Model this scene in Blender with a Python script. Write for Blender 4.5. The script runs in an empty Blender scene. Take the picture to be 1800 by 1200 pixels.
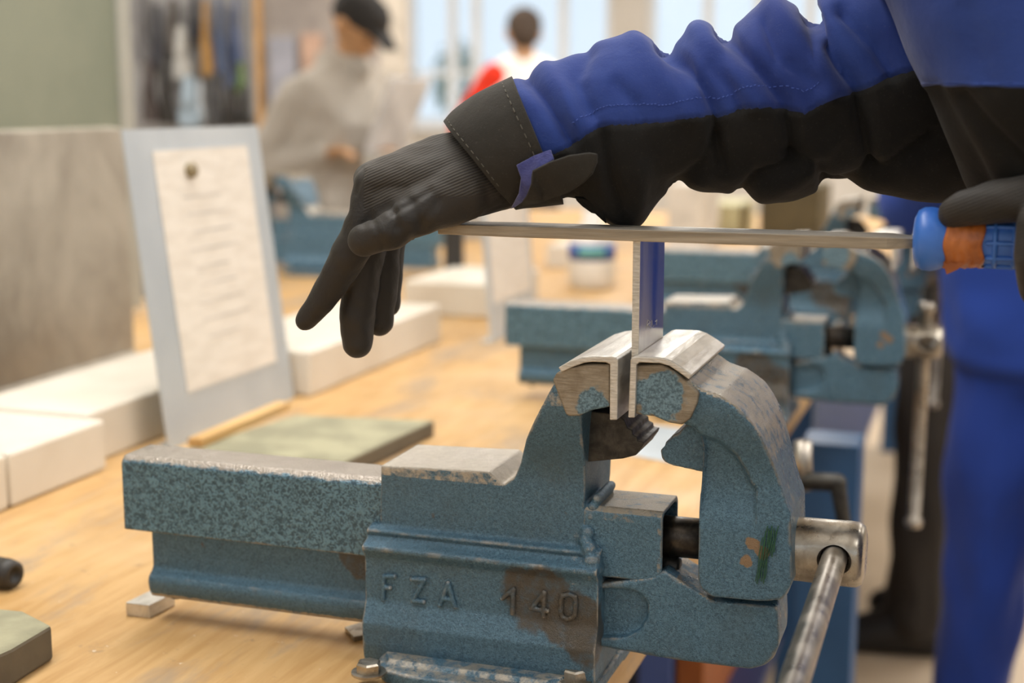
import bpy, bmesh, math, random
from mathutils import Vector, Matrix, noise
random.seed(7)
scn = bpy.context.scene
col = scn.collection
# ------------------------------------------------------------------ camera, world, lights, exposure
CAM = Vector((0.24590, -1.04803, 0.44757))
PITCH, YAW, FPX = math.radians(9.648), math.radians(18.94), 2500.0
cd = bpy.data.cameras.new('camera')
cam = bpy.data.objects.new('camera', cd); col.objects.link(cam)
cam.location = CAM
cam.rotation_euler = (math.pi/2 - PITCH, 0, YAW)
cd.sensor_width = 36.0; cd.lens = 50.0
cd.clip_start = 0.05; cd.clip_end = 200
cd.dof.use_dof = True; cd.dof.focus_distance = 1.05; cd.dof.aperture_fstop = 3.8
scn.camera = cam

world = bpy.data.worlds.new('world'); scn.world = world
world.use_nodes = True
bg = world.node_tree.nodes['Background']
bg.inputs[0].default_value = (0.82, 0.91, 1.0, 1); bg.inputs[1].default_value = 1.15

def area_light(name, loc, sx, sy, watts, color=(1, .98, .945), rot=(0, 0, 0)):
    l = bpy.data.lights.new(name, 'AREA'); l.shape = 'RECTANGLE'; l.size = sx; l.size_y = sy
    l.energy = watts; l.color = color
    o = bpy.data.objects.new(name, l); col.objects.link(o); o.location = loc; o.rotation_euler = rot
    return o
# rows of ceiling luminaires that run along the benches
for lx_ in (-5.4, -3.1, -.8, 1.5, 3.8):
    for ly_, lw_ in ((.3, 56), (5.2, 70)): area_light('ceiling_luminaire', (lx_, ly_, 2.12), .45, 3.0, lw_)
# unseen windows behind the camera, added to light the vise's front faces; a portal only guides the sampling of the sky there
pl_ = area_light('window_portal', (0.6, -3.05, 1.4), 6.6, 1.0, 1, (1, 1, 1), (math.pi/2, 0, 0)); pl_.data.cycles.is_portal = True
scn.view_settings.view_transform = 'Standard'
scn.view_settings.look = 'None'
scn.view_settings.exposure = 0.06
scn.view_settings.gamma = 1.0
scn.view_settings.use_curve_mapping = False

# ------------------------------------------------------------------ measuring: a pixel of the 1800x1200 photograph -> a point on a known world plane
FW = Vector((-math.sin(YAW)*math.cos(PITCH), math.cos(YAW)*math.cos(PITCH), -math.sin(PITCH)))
RT = Vector((math.cos(YAW), math.sin(YAW), 0)); UP = RT.cross(FW)
def ray(u, v): return FW + RT*((u-900)/FPX) - UP*((v-600)/FPX)
def WY(u, v, y): r = ray(u, v); return CAM + r*((y-CAM.y)/r.y)
def WX(u, v, x): r = ray(u, v); return CAM + r*((x-CAM.x)/r.x)
def WZ(u, v, z): r = ray(u, v); return CAM + r*((z-CAM.z)/r.z)
def WD(u, v, d): return CAM + ray(u, v)*d
def XZ(pts, y): return [(p.x, p.z) for p in (WY(u, v, y) for u, v in pts)]
def lin(c):
    if isinstance(c, str): c = tuple(int(c[i:i+2], 16) for i in (0, 2, 4))
    return tuple((x/255/12.92 if x/255 <= .04045 else ((x/255+.055)/1.055)**2.4) for x in c)

# ------------------------------------------------------------------ materials
class NT:
    def __init__(s, name):
        s.m = bpy.data.materials.new(name); s.m.use_nodes = True
        s.t = s.m.node_tree; s.b = s.t.nodes['Principled BSDF']
    def n(s, typ, ins=None, **kw):
        nd = s.t.nodes.new(typ)
        for k, v in kw.items(): setattr(nd, k, v)
        for k, v in (ins or {}).items(): s.set(nd.inputs[k], v)
        return nd
    def set(s, sock, v):
        if hasattr(v, 'is_output') or isinstance(v, bpy.types.NodeSocket): s.t.links.new(v, sock)
        else:
            if sock.type == 'RGBA' and len(v) == 3: v = (*v, 1)
            sock.default_value = v
    def co(s): return s.n('ShaderNodeTexCoord').outputs['Object']
    def mapped(s, scale, rot=(0, 0, 0), co=None):
        return s.n('ShaderNodeMapping', {'Vector': co or s.co(), 'Scale': scale, 'Rotation': rot}).outputs[0]
    def noise(s, scale, detail=3, rough=.55, dist=0, co=None):
        return s.n('ShaderNodeTexNoise', {'Vector': co or s.co(), 'Scale': scale, 'Detail': detail, 'Roughness': rough, 'Distortion': dist}).outputs['Fac']
    def ramp(s, fac, a, b, va=0., vb=1.):
        return s.n('ShaderNodeMapRange', {'Value': fac, 'From Min': a, 'From Max': b, 'To Min': va, 'To Max': vb}, interpolation_type='SMOOTHSTEP').outputs[0]
    def math(s, op, a, b=0.):
        return s.n('ShaderNodeMath', {0: a, 1: b}, operation=op).outputs[0]
    def mix(s, f, a, b):
        nd = s.n('ShaderNodeMix', data_type='RGBA')
        s.set(nd.inputs[0], f); s.set(nd.inputs[6], a); s.set(nd.inputs[7], b)
        return nd.outputs[2]
    def attr(s, name): return s.n('ShaderNodeAttribute', attribute_name=name).outputs['Fac']
    def spot(s, c, r, soft=.3, jag=.5, nscale=60, co=None):
        """irregular patch round the object-space point c"""
        d = s.n('ShaderNodeVectorMath', {0: co or s.co(), 1: c}, operation='DISTANCE').outputs['Value']
        k = s.math('ADD', s.math('DIVIDE', d, r), s.math('MULTIPLY', s.math('SUBTRACT', s.noise(nscale, 4), .5), jag*2))
        return s.ramp(k, 1-soft, 1+soft, 1., 0.)
    def bump(s, h, strength, dist=.001, normal=None):
        ins = {'Height': h, 'Strength': strength, 'Distance': dist}
        if normal: ins['Normal'] = normal
        return s.n('ShaderNodeBump', ins).outputs[0]
    def out(s, **kw):
        for k, v in kw.items(): s.set(s.b.inputs[k.replace('_', ' ')], v)
        return s.m

def simple(name, c1, c2=None, rough=.6, metal=0., scale=20, bscale=None, bstr=.2, stretch=None, bdist=.001, spec=.5):
    t = NT(name)
    c1 = lin(c1); c2 = lin(c2) if c2 else c1
    co = t.mapped(stretch) if stretch else t.co()
    f = t.ramp(t.noise(scale, 4, co=co), .35, .65)
    kw = dict(Base_Color=t.mix(f, c1, c2), Roughness=rough, Metallic=metal)
    t.set(t.b.inputs['Specular IOR Level'], spec)
    if bscale: kw['Normal'] = t.bump(t.noise(bscale, 3, co=co), bstr, bdist)
    return t.out(**kw)

def paint_mat(name, scale, dark, light, contrast=.12, stains=(), chips=(), steel='d0c9bd', scuff=.72):
    """hammered cast paint, with bare metal where 'wear' is set and on the edges"""
    t = NT(name)
    co = t.co()
    v = t.noise(scale, 2.0, .5, 1.2)
    f = t.ramp(v, .5-contrast, .5+contrast)
    c = t.mix(f, lin(dark), lin(light))
    c = t.mix(t.ramp(t.noise(28, 5, .65), scuff-.04, scuff+.03), c, lin('54493d'))
    c = t.mix(t.math('MULTIPLY', t.ramp(t.noise(11, 4), .48, .75), .45), c, lin('48585e'))
    for cen, r in stains:
        c = t.mix(t.math('MULTIPLY', t.spot(cen, r, .16, .9, 45), t.ramp(t.noise(140, 4), .25, .6, .55, .95)), c, lin('4c463d'))
    for cen, r in chips: c = t.mix(t.spot(cen, r, .10, .9, 95), c, lin('8a7258'))
    pt = t.n('ShaderNodeNewGeometry').outputs['Pointiness']
    edge = t.ramp(t.math('ADD', pt, t.math('MULTIPLY', t.math('SUBTRACT', t.noise(70, 4), .5), .10)), .520, .565)
    w = t.ramp(t.math('ADD', t.attr('wear'), t.math('MULTIPLY', t.math('SUBTRACT', t.noise(90, 5, .7), .5), .9)), .42, .62)
    w = t.math('MAXIMUM', w, t.math('MULTIPLY', edge, .75))
    met = t.mix(t.noise(160, 4, .7), lin('8d8578'), lin(steel))
    c = t.mix(w, c, met)
    h = t.math('ADD', t.math('MULTIPLY', f, .6), t.noise(scale*2.2, 3))
    nrm = t.bump(h, .42, .0012)
    return t.out(Base_Color=c, Roughness=t.math('ADD', t.math('MULTIPLY', w, .06), t.ramp(t.noise(40), .3, .7, .24, .38)),
                 Metallic=t.math('ADD', t.math('MULTIPLY', w, .5), .18), Normal=nrm)

M = {}
M['bar_paint'] = paint_mat('blue_hammered_paint_coarse', 330, '365160', '64899c', .10, steel='aba39c')
M['paint'] = paint_mat('blue_hammered_paint', 620, '385568', '587b90', .20,
                       stains=[((-.075, -.06, .070), .026), ((-.045, -.06, .058), .024), ((-.028, -.06, .046), .022), ((-.235, -.03, .075), .016)])
_q = [WY(u_, v_, -.054) for u_, v_ in ((1322, 955), (1338, 972), (1312, 985), (1205, 700))]
M['arm_paint'] = paint_mat('blue_hammered_paint_jaw', 620, '3a586b', '5c8095', .20, steel='aaa294', chips=[((p.x, p.y, p.z), .0052) for p in _q[:3]])

def machined(name, patch, r):
    t = NT(name)
    s = t.noise(110, 6, .8, .1, co=t.mapped((.8, .8, 9.0)))
    c = t.mix(t.ramp(s, .25, .75), lin('7d7464'), lin('a89f90'))
    c = t.mix(t.math('MULTIPLY', t.ramp(t.noise(45, 4), .45, .7), .6), c, lin('6a5a44'))
    m = t.spot(patch, r, .10, .75, 90)
    n = t.noise(620, 2)
    c = t.mix(m, c, t.mix(t.ramp(n, .35, .65), lin('465e6a'), lin('6f8c99')))
    return t.out(Base_Color=c, Metallic=t.math('MULTIPLY', t.math('SUBTRACT', 1, m), .6), Roughness=.42,
                 Normal=t.bump(t.math('ADD', s, t.math('MULTIPLY', n, m)), .45, .0012))
def metal(name, c1, c2, rough=.35, scale=40, stretch=None, bstr=.15, bscale=200, met=.9, r2=None):
    t = NT(name)
    co = t.mapped(stretch) if stretch else t.co()
    f = t.noise(scale, 5, .65, .4, co=co)
    return t.out(Base_Color=t.mix(t.ramp(f, .3, .7), lin(c1), lin(c2)), Metallic=met,
                 Roughness=t.ramp(t.noise(scale*1.7, 4, co=co), .3, .7, rough, r2 or rough+.18),
                 Normal=t.bump(t.noise(bscale, 4, co=co), bstr, .0006))
M['alu'] = metal('soft_jaw_aluminium', 'b8b4ac', 'e2dfd8', .34, 60, (1, .25, 1), .5, 260, .75)
M['alu_cut'] = metal('sawn_aluminium', 'b2ada3', 'dad6ce', .42, 260, (.4, 1, 3), .6, 300, .6)
M['steel'] = metal('bright_steel', '8a8378', 'b5aea2', .25, 50, None, .2, 120, .9)
M['rod'] = metal('chromed_rod', '8f887e', 'b5aea4', .26, 30, None, .04, 160, .95)
M['dark_steel'] = metal('oiled_steel', '3a3632', '5f5850', .3, 80, None, .2)
M['black_iron'] = metal('blackened_iron', '2c2b29', '4a4844', .4, 90, None, .4, 300, .6)
M['work'] = metal('polished_flat_steel', 'a8a7a8', 'c0bfbe', .12, 14, (1, 1, .12), .06, 180, 1.0, .26)
M['file_steel'] = metal('file_steel', 'b3aa9c', 'c9c1b4', .38, 60, (.15, 2, 1), .5, 420, .7)
M['file_edge'] = metal('file_edge_steel', '857a69', 'aca08d', .42, 60, (.12, 1, 2), .5, 300, .6)
def wood_mat():
    t = NT('worn_plywood_bench')
    co = t.mapped((1, .12, 1))
    g = t.noise(60, 6, .6, .5, co=co)
    c = t.mix(t.ramp(g, .3, .7), lin('b88f58'), lin('cda772'))
    c = t.mix(t.ramp(t.noise(3.2, 4, .6), .45, .75), c, lin('cfae80'))
    c = t.mix(t.math('MULTIPLY', t.ramp(t.noise(7, 6, .7, .6, co=t.mapped((1, .35, 1))), .50, .66), .7), c, lin('9b8a76'))
    c = t.mix(t.math('MULTIPLY', t.ramp(t.noise(26, 5, .7), .62, .72), .6), c, lin('8d7557'))
    c = t.mix(t.math('MULTIPLY', t.ramp(t.noise(90, 3, .7), .68, .74), .6), c, lin('f0e6d6'))
    return t.out(Base_Color=c, Roughness=t.ramp(t.noise(9), .3, .7, .42, .62), Normal=t.bump(g, .2, .0008))
M['bench'] = wood_mat()
def cloth(name, c1, c2, scale=9, rough=.85, weave=1500, sheen=.25, bstr=.35):
    t = NT(name)
    f = t.noise(scale, 5, .6)
    w = t.noise(weave*.5, 2, .6, 0, co=t.mapped((1, .5, 2.2), (.3, .6, .78)))
    c = t.mix(t.ramp(f, .3, .7), lin(c1), lin(c2))
    c = t.mix(t.math('MULTIPLY', t.ramp(t.noise(600, 2), .6, .8), .08), c, lin('8a8880'))
    nb = t.bump(t.math('ADD', w, t.math('MULTIPLY', t.noise(weave*.7, 2), .8)), bstr, .0004)
    nb = t.bump(t.noise(34, 4, .55, .3), .35, .004, nb)
    t.set(t.b.inputs['Sheen Weight'], sheen); t.set(t.b.inputs['Sheen Roughness'], .5)
    t.set(t.b.inputs['Specular IOR Level'], .25)
    return t.out(Base_Color=c, Roughness=rough, Normal=nb)
M['blue_cloth'] = cloth('royal_blue_twill', '203272', '2a4184', sheen=.12)
M['black_cloth'] = cloth('black_twill', '11100f', '191816', sheen=.03)
M['cuff_cloth'] = cloth('faded_black_twill', '22201c', '302d28', sheen=.06)
M['velcro'] = cloth('blue_velcro', '2b2f68', '4a4e86', 60, .95, 900, .4, .9)
def glove_mat():
    t = NT('black_knit_glove')
    w = t.n('ShaderNodeTexWave', {'Vector': t.mapped((1, 1, 1), (0, math.radians(24), 0)), 'Scale': 150, 'Distortion': 1.2, 'Detail': 1, 'Detail Scale': .3}, bands_direction='Z').outputs['Fac']
    knit = t.attr('knit')
    c = t.mix(t.ramp(t.noise(16, 4), .3, .7), lin('191511'), lin('262019'))
    c = t.mix(t.math('MULTIPLY', t.math('MULTIPLY', w, knit), .55), c, lin('4a433a'))
    nb = t.bump(t.math('ADD', t.math('MULTIPLY', w, knit), t.math('MULTIPLY', t.noise(700, 3), .5)), .5, .0007)
    nb = t.bump(t.noise(55, 3, .5, .5), .35, .004, nb)
    t.set(t.b.inputs['Sheen Weight'], .05)
    return t.out(Base_Color=c, Roughness=t.math('ADD', t.math('MULTIPLY', knit, .15), .62), Normal=nb)
M['glove'] = glove_mat()
M['blue_plastic'] = simple('blue_plastic', '2f62b8', '3f74c8', .38, 0, 30, 200, .1)
M['tape'] = simple('orange_brown_tape', '96501f', 'b5682e', .32, 0, 60, 90, .6, None, .002)
M['white_block'] = simple('white_lacquer', 'e4ddd0', 'dad1c2', .55, 0, 6)
M['paper'] = simple('paper', 'ece6dc', 'e2dbd0', .8, 0, 20, None, .2, (1, 1, 4))
M['plate'] = simple('grey_sheet_metal', 'bcc4ca', 'c9d0d5', .42, .2, 5, 40, .03)
M['zinc'] = metal('galvanised_sheet', '9a9286', 'c2bbae', .42, 5, (1, 1, .7), .05, 12, .55)
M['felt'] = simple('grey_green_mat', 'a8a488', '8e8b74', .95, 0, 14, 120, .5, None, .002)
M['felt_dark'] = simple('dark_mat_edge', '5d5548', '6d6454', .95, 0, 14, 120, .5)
M['lath'] = simple('pale_wood', 'd5b078', 'c39a60', .6, 0, 40, None, .2, (1, .1, 1))
M['green_board'] = simple('green_board', '7a8070', '868a79', .8, 0, 3)
M['alu_trim'] = simple('aluminium_trim', 'a6a69e', 'b0b0a8', .5, .4, 5)
M['floor'] = simple('beige_floor', 'c9b59c', 'b5a086', .5, 0, 1.4)
M['wall'] = simple('off_white_wall', 'dbd6ce', 'd2ccc2', .85, 0, 2)
M['frame'] = simple('window_frame_white', 'eef2f5', 'e6ebf0', .5, 0, 4)
M['black_plastic'] = simple('black_plastic', '25221f', '302c28', .5, 0, 20)
M['steel_blue'] = simple('blue_lacquered_steel', '29527c', '315b86', .4, .0, 5)
M['navy'] = simple('navy_lacquered_steel', '20305c', '2a3b6a', .45, 0, 5)
def glass_mat():
    t = NT('window_glass')
    tr = t.n('ShaderNodeBsdfTransparent', {'Color': (.93, .96, .98, 1)}); gl = t.n('ShaderNodeBsdfGlossy', {'Roughness': .02})
    mx = t.n('ShaderNodeMixShader', {0: .06, 1: tr.outputs[0], 2: gl.outputs[0]})
    t.t.links.new(mx.outputs[0], t.t.nodes['Material Output'].inputs[0]); return t.m
M['glass'] = glass_mat()
_mc = {}
def colour(c, rough=.6, metal=0., bump=0):
    k = (c, rough, metal)
    if k not in _mc:
        r = tuple(int(c[i:i+2], 16) for i in (0, 2, 4)); d = tuple(max(0, int(x*.88)) for x in r)
        _mc[k] = simple('matte_'+c, r, d, rough, metal, 9)
    return _mc[k]

# ------------------------------------------------------------------ mesh helpers
def bm_prism(bm, pts, a, b, axis='y'):
    """polygon pts extruded along an axis from a to b; pts are (x,z) for y, (y,z) for x, (x,y) for z"""
    f = {'y': lambda p, t: (p[0], t, p[1]), 'x': lambda p, t: (t, p[0], p[1]), 'z': lambda p, t: (p[0], p[1], t)}[axis]
    A = [bm.verts.new(f(p, a)) for p in pts]; B = [bm.verts.new(f(p, b)) for p in pts]
    n = len(pts)
    fs = [bm.faces.new(A), bm.faces.new(B[::-1])]
    for i in range(n): fs.append(bm.faces.new((A[i], B[i], B[(i+1) % n], A[(i+1) % n])))
    bmesh.ops.recalc_face_normals(bm, faces=fs)
    return fs
def bm_box(bm, lo, hi):
    return bm_prism(bm, [(lo[0], lo[2]), (hi[0], lo[2]), (hi[0], hi[2]), (lo[0], hi[2])], lo[1], hi[1])
def bm_cyl(bm, p0, p1, r0, r1=None, n=32, cap=True):
    p0, p1 = Vector(p0), Vector(p1); r1 = r0 if r1 is None else r1
    d = (p1-p0).normalized(); a = d.orthogonal().normalized(); b = d.cross(a)
    R = []
    for p, r in ((p0, r0), (p1, r1)):
        R.append([bm.verts.new(p + (a*math.cos(2*math.pi*i/n) + b*math.sin(2*math.pi*i/n))*r) for i in range(n)])
    fs = [bm.faces.new((R[0][i], R[0][(i+1) % n], R[1][(i+1) % n], R[1][i])) for i in range(n)]
    fs += [bm.faces.new(R[0][::-1]), bm.faces.new(R[1])]
    bmesh.ops.recalc_face_normals(bm, faces=fs)
def bm_lathe(bm, origin, axis, prof, n=40):
    """prof: (distance along axis, radius)"""
    o = Vector(origin); d = Vector(axis).normalized(); a = d.orthogonal().normalized(); b = d.cross(a)
    rings = [[bm.verts.new(o + d*t + (a*math.cos(2*math.pi*i/n) + b*math.sin(2*math.pi*i/n))*max(r, 1e-5)) for i in range(n)] for t, r in prof]
    fs = []
    for q in range(len(rings)-1):
        for i in range(n): fs.append(bm.faces.new((rings[q][i], rings[q][(i+1) % n], rings[q+1][(i+1) % n], rings[q+1][i])))
    fs += [bm.faces.new(rings[0][::-1]), bm.faces.new(rings[-1])]
    bmesh.ops.recalc_face_normals(bm, faces=fs)
_ico = {}
def ico(sub):
    if sub not in _ico:
        b = bmesh.new(); bmesh.ops.create_icosphere(b, subdivisions=sub, radius=1)
        _ico[sub] = [v.co.copy() for v in b.verts]; b.free()
    return _ico[sub]
def bm_hull(bm, spheres, sub=2):
    """convex hull of spheres (x,y,z,r)"""
    vs = []
    for s in spheres:
        c, r = Vector(s[:3]), s[3]
        vs += [bm.verts.new(c + v*r) for v in ico(sub)]
    g = bmesh.ops.convex_hull(bm, input=vs)
    junk = [e for e in g['geom_interior'] if isinstance(e, bmesh.types.BMVert)] + [e for e in g['geom_unused'] if isinstance(e, bmesh.types.BMVert)]
    bmesh.ops.delete(bm, geom=list(set(junk)), context='VERTS')
def bm_chain(bm, pts, sub=2):
    for a, b in zip(pts, pts[1:]): bm_hull(bm, [a, b], sub)
def link(name, me, mat, parent=None):
    o = bpy.data.objects.new(name, me); col.objects.link(o)
    if mat is not None and not me.materials:
        for m in (mat if isinstance(mat, (list, tuple)) else [mat]): me.materials.append(m)
    if parent is not None: o.parent = parent
    return o
def mesh_of(bm, smooth=False):
    me = bpy.data.meshes.new('m'); bm.normal_update(); bm.to_mesh(me); bm.free()
    if smooth: me.polygons.foreach_set('use_smooth', [True]*len(me.polygons))
    return me
def baked(me, mods):
    o = bpy.data.objects.new('tmp', me); col.objects.link(o)
    for typ, kw in mods:
        m = o.modifiers.new(typ, typ)
        for k, v in kw.items(): setattr(m, k, v)
    dg = bpy.context.evaluated_depsgraph_get(); dg.update()
    r = bpy.data.meshes.new_from_object(o.evaluated_get(dg))
    bpy.data.objects.remove(o); bpy.data.meshes.remove(me)
    return r
def cast_mesh(bm, voxel=.0015, it=5, fac=.5):
    me = baked(mesh_of(bm), [('REMESH', dict(mode='VOXEL', voxel_size=voxel)), ('SMOOTH', dict(factor=fac, iterations=it))])
    me.polygons.foreach_set('use_smooth', [True]*len(me.polygons))
    return me
def cast(name, bm, mat, parent=None, voxel=.0015, it=5, wear=None, shape=None):
    me = cast_mesh(bm, voxel, it)
    if shape: displace(me, shape)
    if wear:
        a = me.attributes.new('wear', 'FLOAT', 'POINT')
        a.data.foreach_set('value', [wear(v.co, v.normal) for v in me.vertices])
    return link(name, me, mat, parent)
def displace(me, fn):
    """move every vertex by fn(co, normal)"""
    n = len(me.vertices); co = [0.0]*(3*n); no = [0.0]*(3*n)
    me.vertices.foreach_get('co', co); me.vertex_normals.foreach_get('vector', no)
    for i in range(n):
        a, b = Vector(co[3*i:3*i+3]), Vector(no[3*i:3*i+3])
        co[3*i:3*i+3] = fn(a, b)
    me.vertices.foreach_set('co', co); me.update()
def bev(name, bm, mat, parent=None, w=.001, seg=2, smooth=False, angle=35):
    me = mesh_of(bm)
    me = baked(me, [('BEVEL', dict(width=w, segments=seg, limit_method='ANGLE', angle_limit=math.radians(angle)))])
    o = link(name, me, mat, parent)
    if smooth:
        me.polygons.foreach_set('use_smooth', [True]*len(me.polygons)); me.set_sharp_from_angle(angle=math.radians(40))
    return o
def boxpart(name, lo, hi, mat, parent=None, w=.002):
    bm = bmesh.new(); bm_box(bm, lo, hi); return bev(name, bm, mat, parent, w)
def empty(name, loc, label=None, cat=None, group=None, rz=0):
    o = bpy.data.objects.new(name, None); col.objects.link(o); o.location = loc; o.rotation_euler.z = rz
    o.empty_display_size = .05
    if label: tag(o, label, cat, group)
    return o
def tag(o, label, cat, group=None):
    o['label'] = label; o['category'] = cat
    if group: o['group'] = group
    return o
def struct(o): o['kind'] = 'structure'; return o
def adopt(root):
    """parts were built in world coordinates: keep them there under a root placed at the thing's base"""
    bpy.context.view_layer.update()
    for ch in root.children: ch.matrix_parent_inverse = Matrix.Translation(-Vector(root.location)) if not root.rotation_euler.z else root.matrix_world.inverted()
def copy_tree(o, parent=None):
    c = o.copy(); col.objects.link(c); c.parent = parent
    for ch in list(o.children): copy_tree(ch, c)
    return c
def polyat(pts, u):
    """v of a polyline at u"""
    if u <= pts[0][0]: return pts[0][1]
    for a, b in zip(pts, pts[1:]):
        if u <= b[0]: return a[1] + (b[1]-a[1])*(u-a[0])/max(b[0]-a[0], 1e-6)
    return pts[-1][1]
# ------------------------------------------------------------------ the setting
FLOOR_Z = -.88
bm = bmesh.new(); bm_box(bm, (-9, -3, FLOOR_Z-.1), (6, 9.2, FLOOR_Z))
struct(link('floor', mesh_of(bm), M['floor']))
YB = 9.0
# back wall in pieces around two wide windows
WZ0, WZ1, WTOP = .26, 2.0, 2.15
w0, w1 = WY(712, 100, YB).x, WY(1073, 100, YB).x
w2, w3 = WY(1136, 100, YB).x, WY(1500, 100, YB).x
bm = bmesh.new()
for lo, hi in (((-9, FLOOR_Z), (w0, WTOP)), ((w0, FLOOR_Z), (w3, WZ0)), ((w0, WZ1), (w3, WTOP)), ((w1, WZ0), (w2, WZ1)), ((w3, FLOOR_Z), (6, WTOP))):
    bm_box(bm, (lo[0], YB, lo[1]), (hi[0], YB+.25, hi[1]))
struct(link('wall_back', mesh_of(bm), M['wall']))
bm = bmesh.new(); bm_box(bm, (-9.2, -3, FLOOR_Z), (-9, 9.25, WTOP)); struct(link('wall_left', mesh_of(bm), M['wall']))
bm = bmesh.new(); bm_box(bm, (6, -3, FLOOR_Z), (6.2, 9.25, WTOP)); struct(link('wall_right', mesh_of(bm), M['wall']))
bm = bmesh.new()
for x0_, x1_, z0_, z1_ in ((-9, -2.7, FLOOR_Z, WTOP), (3.9, 6, FLOOR_Z, WTOP), (-2.7, 3.9, FLOOR_Z, .9), (-2.7, 3.9, 1.9, WTOP)): bm_box(bm, (x0_, -3.2, z0_), (x1_, -3, z1_))  # front wall, with an opening added to let daylight in from behind the camera
struct(link('wall_front', mesh_of(bm), M['wall']))
bm = bmesh.new()
for x_ in (-2.7, -1.38, -.06, 1.26, 2.58, 3.84): bm_box(bm, (x_, -3.14, .9), (x_+.06, -3.08, 1.9))
for z_ in (.9, 1.84): bm_box(bm, (-2.7, -3.14, z_), (3.9, -3.08, z_+.06))
struct(link('window_3', mesh_of(bm), M['frame']))  # frame of the added, unseen window that brightens the front faces
bm = bmesh.new(); bm_box(bm, (-9.2, -3.2, WTOP), (6.2, 9.25, WTOP+.15)); struct(link('ceiling', mesh_of(bm), M['frame']))
for k, (a, b, cuts) in enumerate(((w0, w1, (790, 832, 985)), (w2, w3, (1240, 1330, 1420)))):
    bm = bmesh.new()
    fw = .05
    for lo, hi in (((a, WZ0), (a+fw, WZ1)), ((b-fw, WZ0), (b, WZ1)), ((a, WZ0), (b, WZ0+fw)), ((a, WZ1-fw), (b, WZ1)), ((a, .62), (b, .66))):
        bm_box(bm, (lo[0], YB+.05, lo[1]), (hi[0], YB+.11, hi[1]))
    for c in cuts:
        x = WY(c, 100, YB).x; bm_box(bm, (x-.035, YB+.06, WZ0), (x+.035, YB+.10, WZ1))
    o = struct(link('window_%d' % (k+1), mesh_of(bm), M['frame']))
    xs = [a+fw] + [WY(c, 100, YB).x for c in cuts] + [b-fw]
    for x0, x1 in zip(xs, xs[1:]):
        bm = bmesh.new(); bm_box(bm, (x0, YB+.078, WZ0+fw), (x1, YB+.084, WZ1-fw)); link('pane', mesh_of(bm), M['glass'], o)
    bm = bmesh.new(); bm_box(bm, (a-.05, YB-.12, WZ0-.04), (b+.05, YB+.05, WZ0)); link('window_sill', mesh_of(bm), M['frame'], o)
# what stands outside the windows
def blob_tree(name, label, base, h, r, c):
    t = empty(name, base, label, 'tree')
    bm = bmesh.new(); bm_cyl(bm, base, (base[0], base[1], base[2]+h*.6), r*.12, r*.07, 10); link('trunk', mesh_of(bm, True), colour('5d5348', .9), t)
    bm = bmesh.new()
    for i in range(420):
        p = Vector(random.gauss(0, 1) for _ in range(3)).normalized()*r*random.uniform(.45, 1.0)
        q = Vector(base) + Vector((p.x*.8, p.y*.8, h*.62 + p.z*1.3)); n = Vector(random.gauss(0, 1) for _ in range(3)).normalized()
        a = n.orthogonal().normalized()*r*.13; b = n.cross(a)*.6
        bm.faces.new([bm.verts.new(q+a), bm.verts.new(q+b), bm.verts.new(q-a), bm.verts.new(q-b)])
    o = link('crown', mesh_of(bm), colour(c, .8), t); o['kind'] = 'stuff'; adopt(t)
p = WY(806, 120, 15); blob_tree('tree', 'small grey-green tree outside the left window pane', (p.x, 15, FLOOR_Z), 2.4, .42, '8b9a8a')

# work bench: a long plywood top on a blue steel frame
EDGE = -.030
bench = empty('workbench', (-.8, 1.8, FLOOR_Z), 'long plywood workbench carrying the row of blue bench vises', 'workbench')
bm = bmesh.new(); bm_box(bm, (-1.60, -.9, -.04), (EDGE, 4.6, 0)); bev('bench_top', bm, M['bench'], bench, .003)
for y in (-.8, 1.75, 4.45):
    for x in (-1.52, -.14):
        boxpart('leg', (x, y-.03, FLOOR_Z), (x+.06, y+.03, -.04), M['steel_blue'], bench)
boxpart('front_rail', (-.14, -.85, -.12), (-.10, 4.55, -.04), M['steel_blue'], bench)
boxpart('rear_rail', (-1.52, -.85, -.12), (-1.48, 4.55, -.04), M['steel_blue'], bench)
boxpart('shelf', (-1.5, -.8, -.62), (-.12, 4.5, -.60), M['navy'], bench)
adopt(bench)
# ------------------------------------------------------------------ the bench vise
YM = -.014
def smst(a, b, x):
    t = min(1, max(0, (x-a)/(b-a))); return t*t*(3-2*t)
V = empty('bench_vise', (-.12, YM, 0), 'sharp blue hammered-paint bench vise lettered FZA 140 gripping the upright steel bar', 'vise')
# sliding bar with its lower rail
bm = bmesh.new()
bm_prism(bm, [(-.040, .083), (-.040, .1435), (-.0345, .1485), (.004, .1485), (.009, .1435), (.009, .083)], -.4530, -.19, 'x')
bar = cast('slide_bar', bm, M['bar_paint'], V, .0016, 3, wear=lambda c, n: max(smst(.1425, .1475, c.z)*.95, smst(.140, .145, c.z)*.55))
bm = bmesh.new()
bm_prism(bm, [(-.030, .09), (-.030, .049), (-.0315, .0465), (-.0375, .0430), (-.0388, .038), (-.0378, .031), (-.034, .0235), (.006, .0235), (.006, .09)], -.4335, -.19, 'x')
cast('lower_rail', bm, M['paint'], V, .0016, 3, wear=lambda c, n: (1-smst(.026, .030, c.z))*.62)
p = WY(312, 1056, -.02); bm = bmesh.new(); bm_lathe(bm, (p.x, -.02, .026), (0, 0, -1), [(0, .006), (.006, .006), (.0068, .005)], 20); link('stop_pin', mesh_of(bm), M['black_iron'], V)
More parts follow.
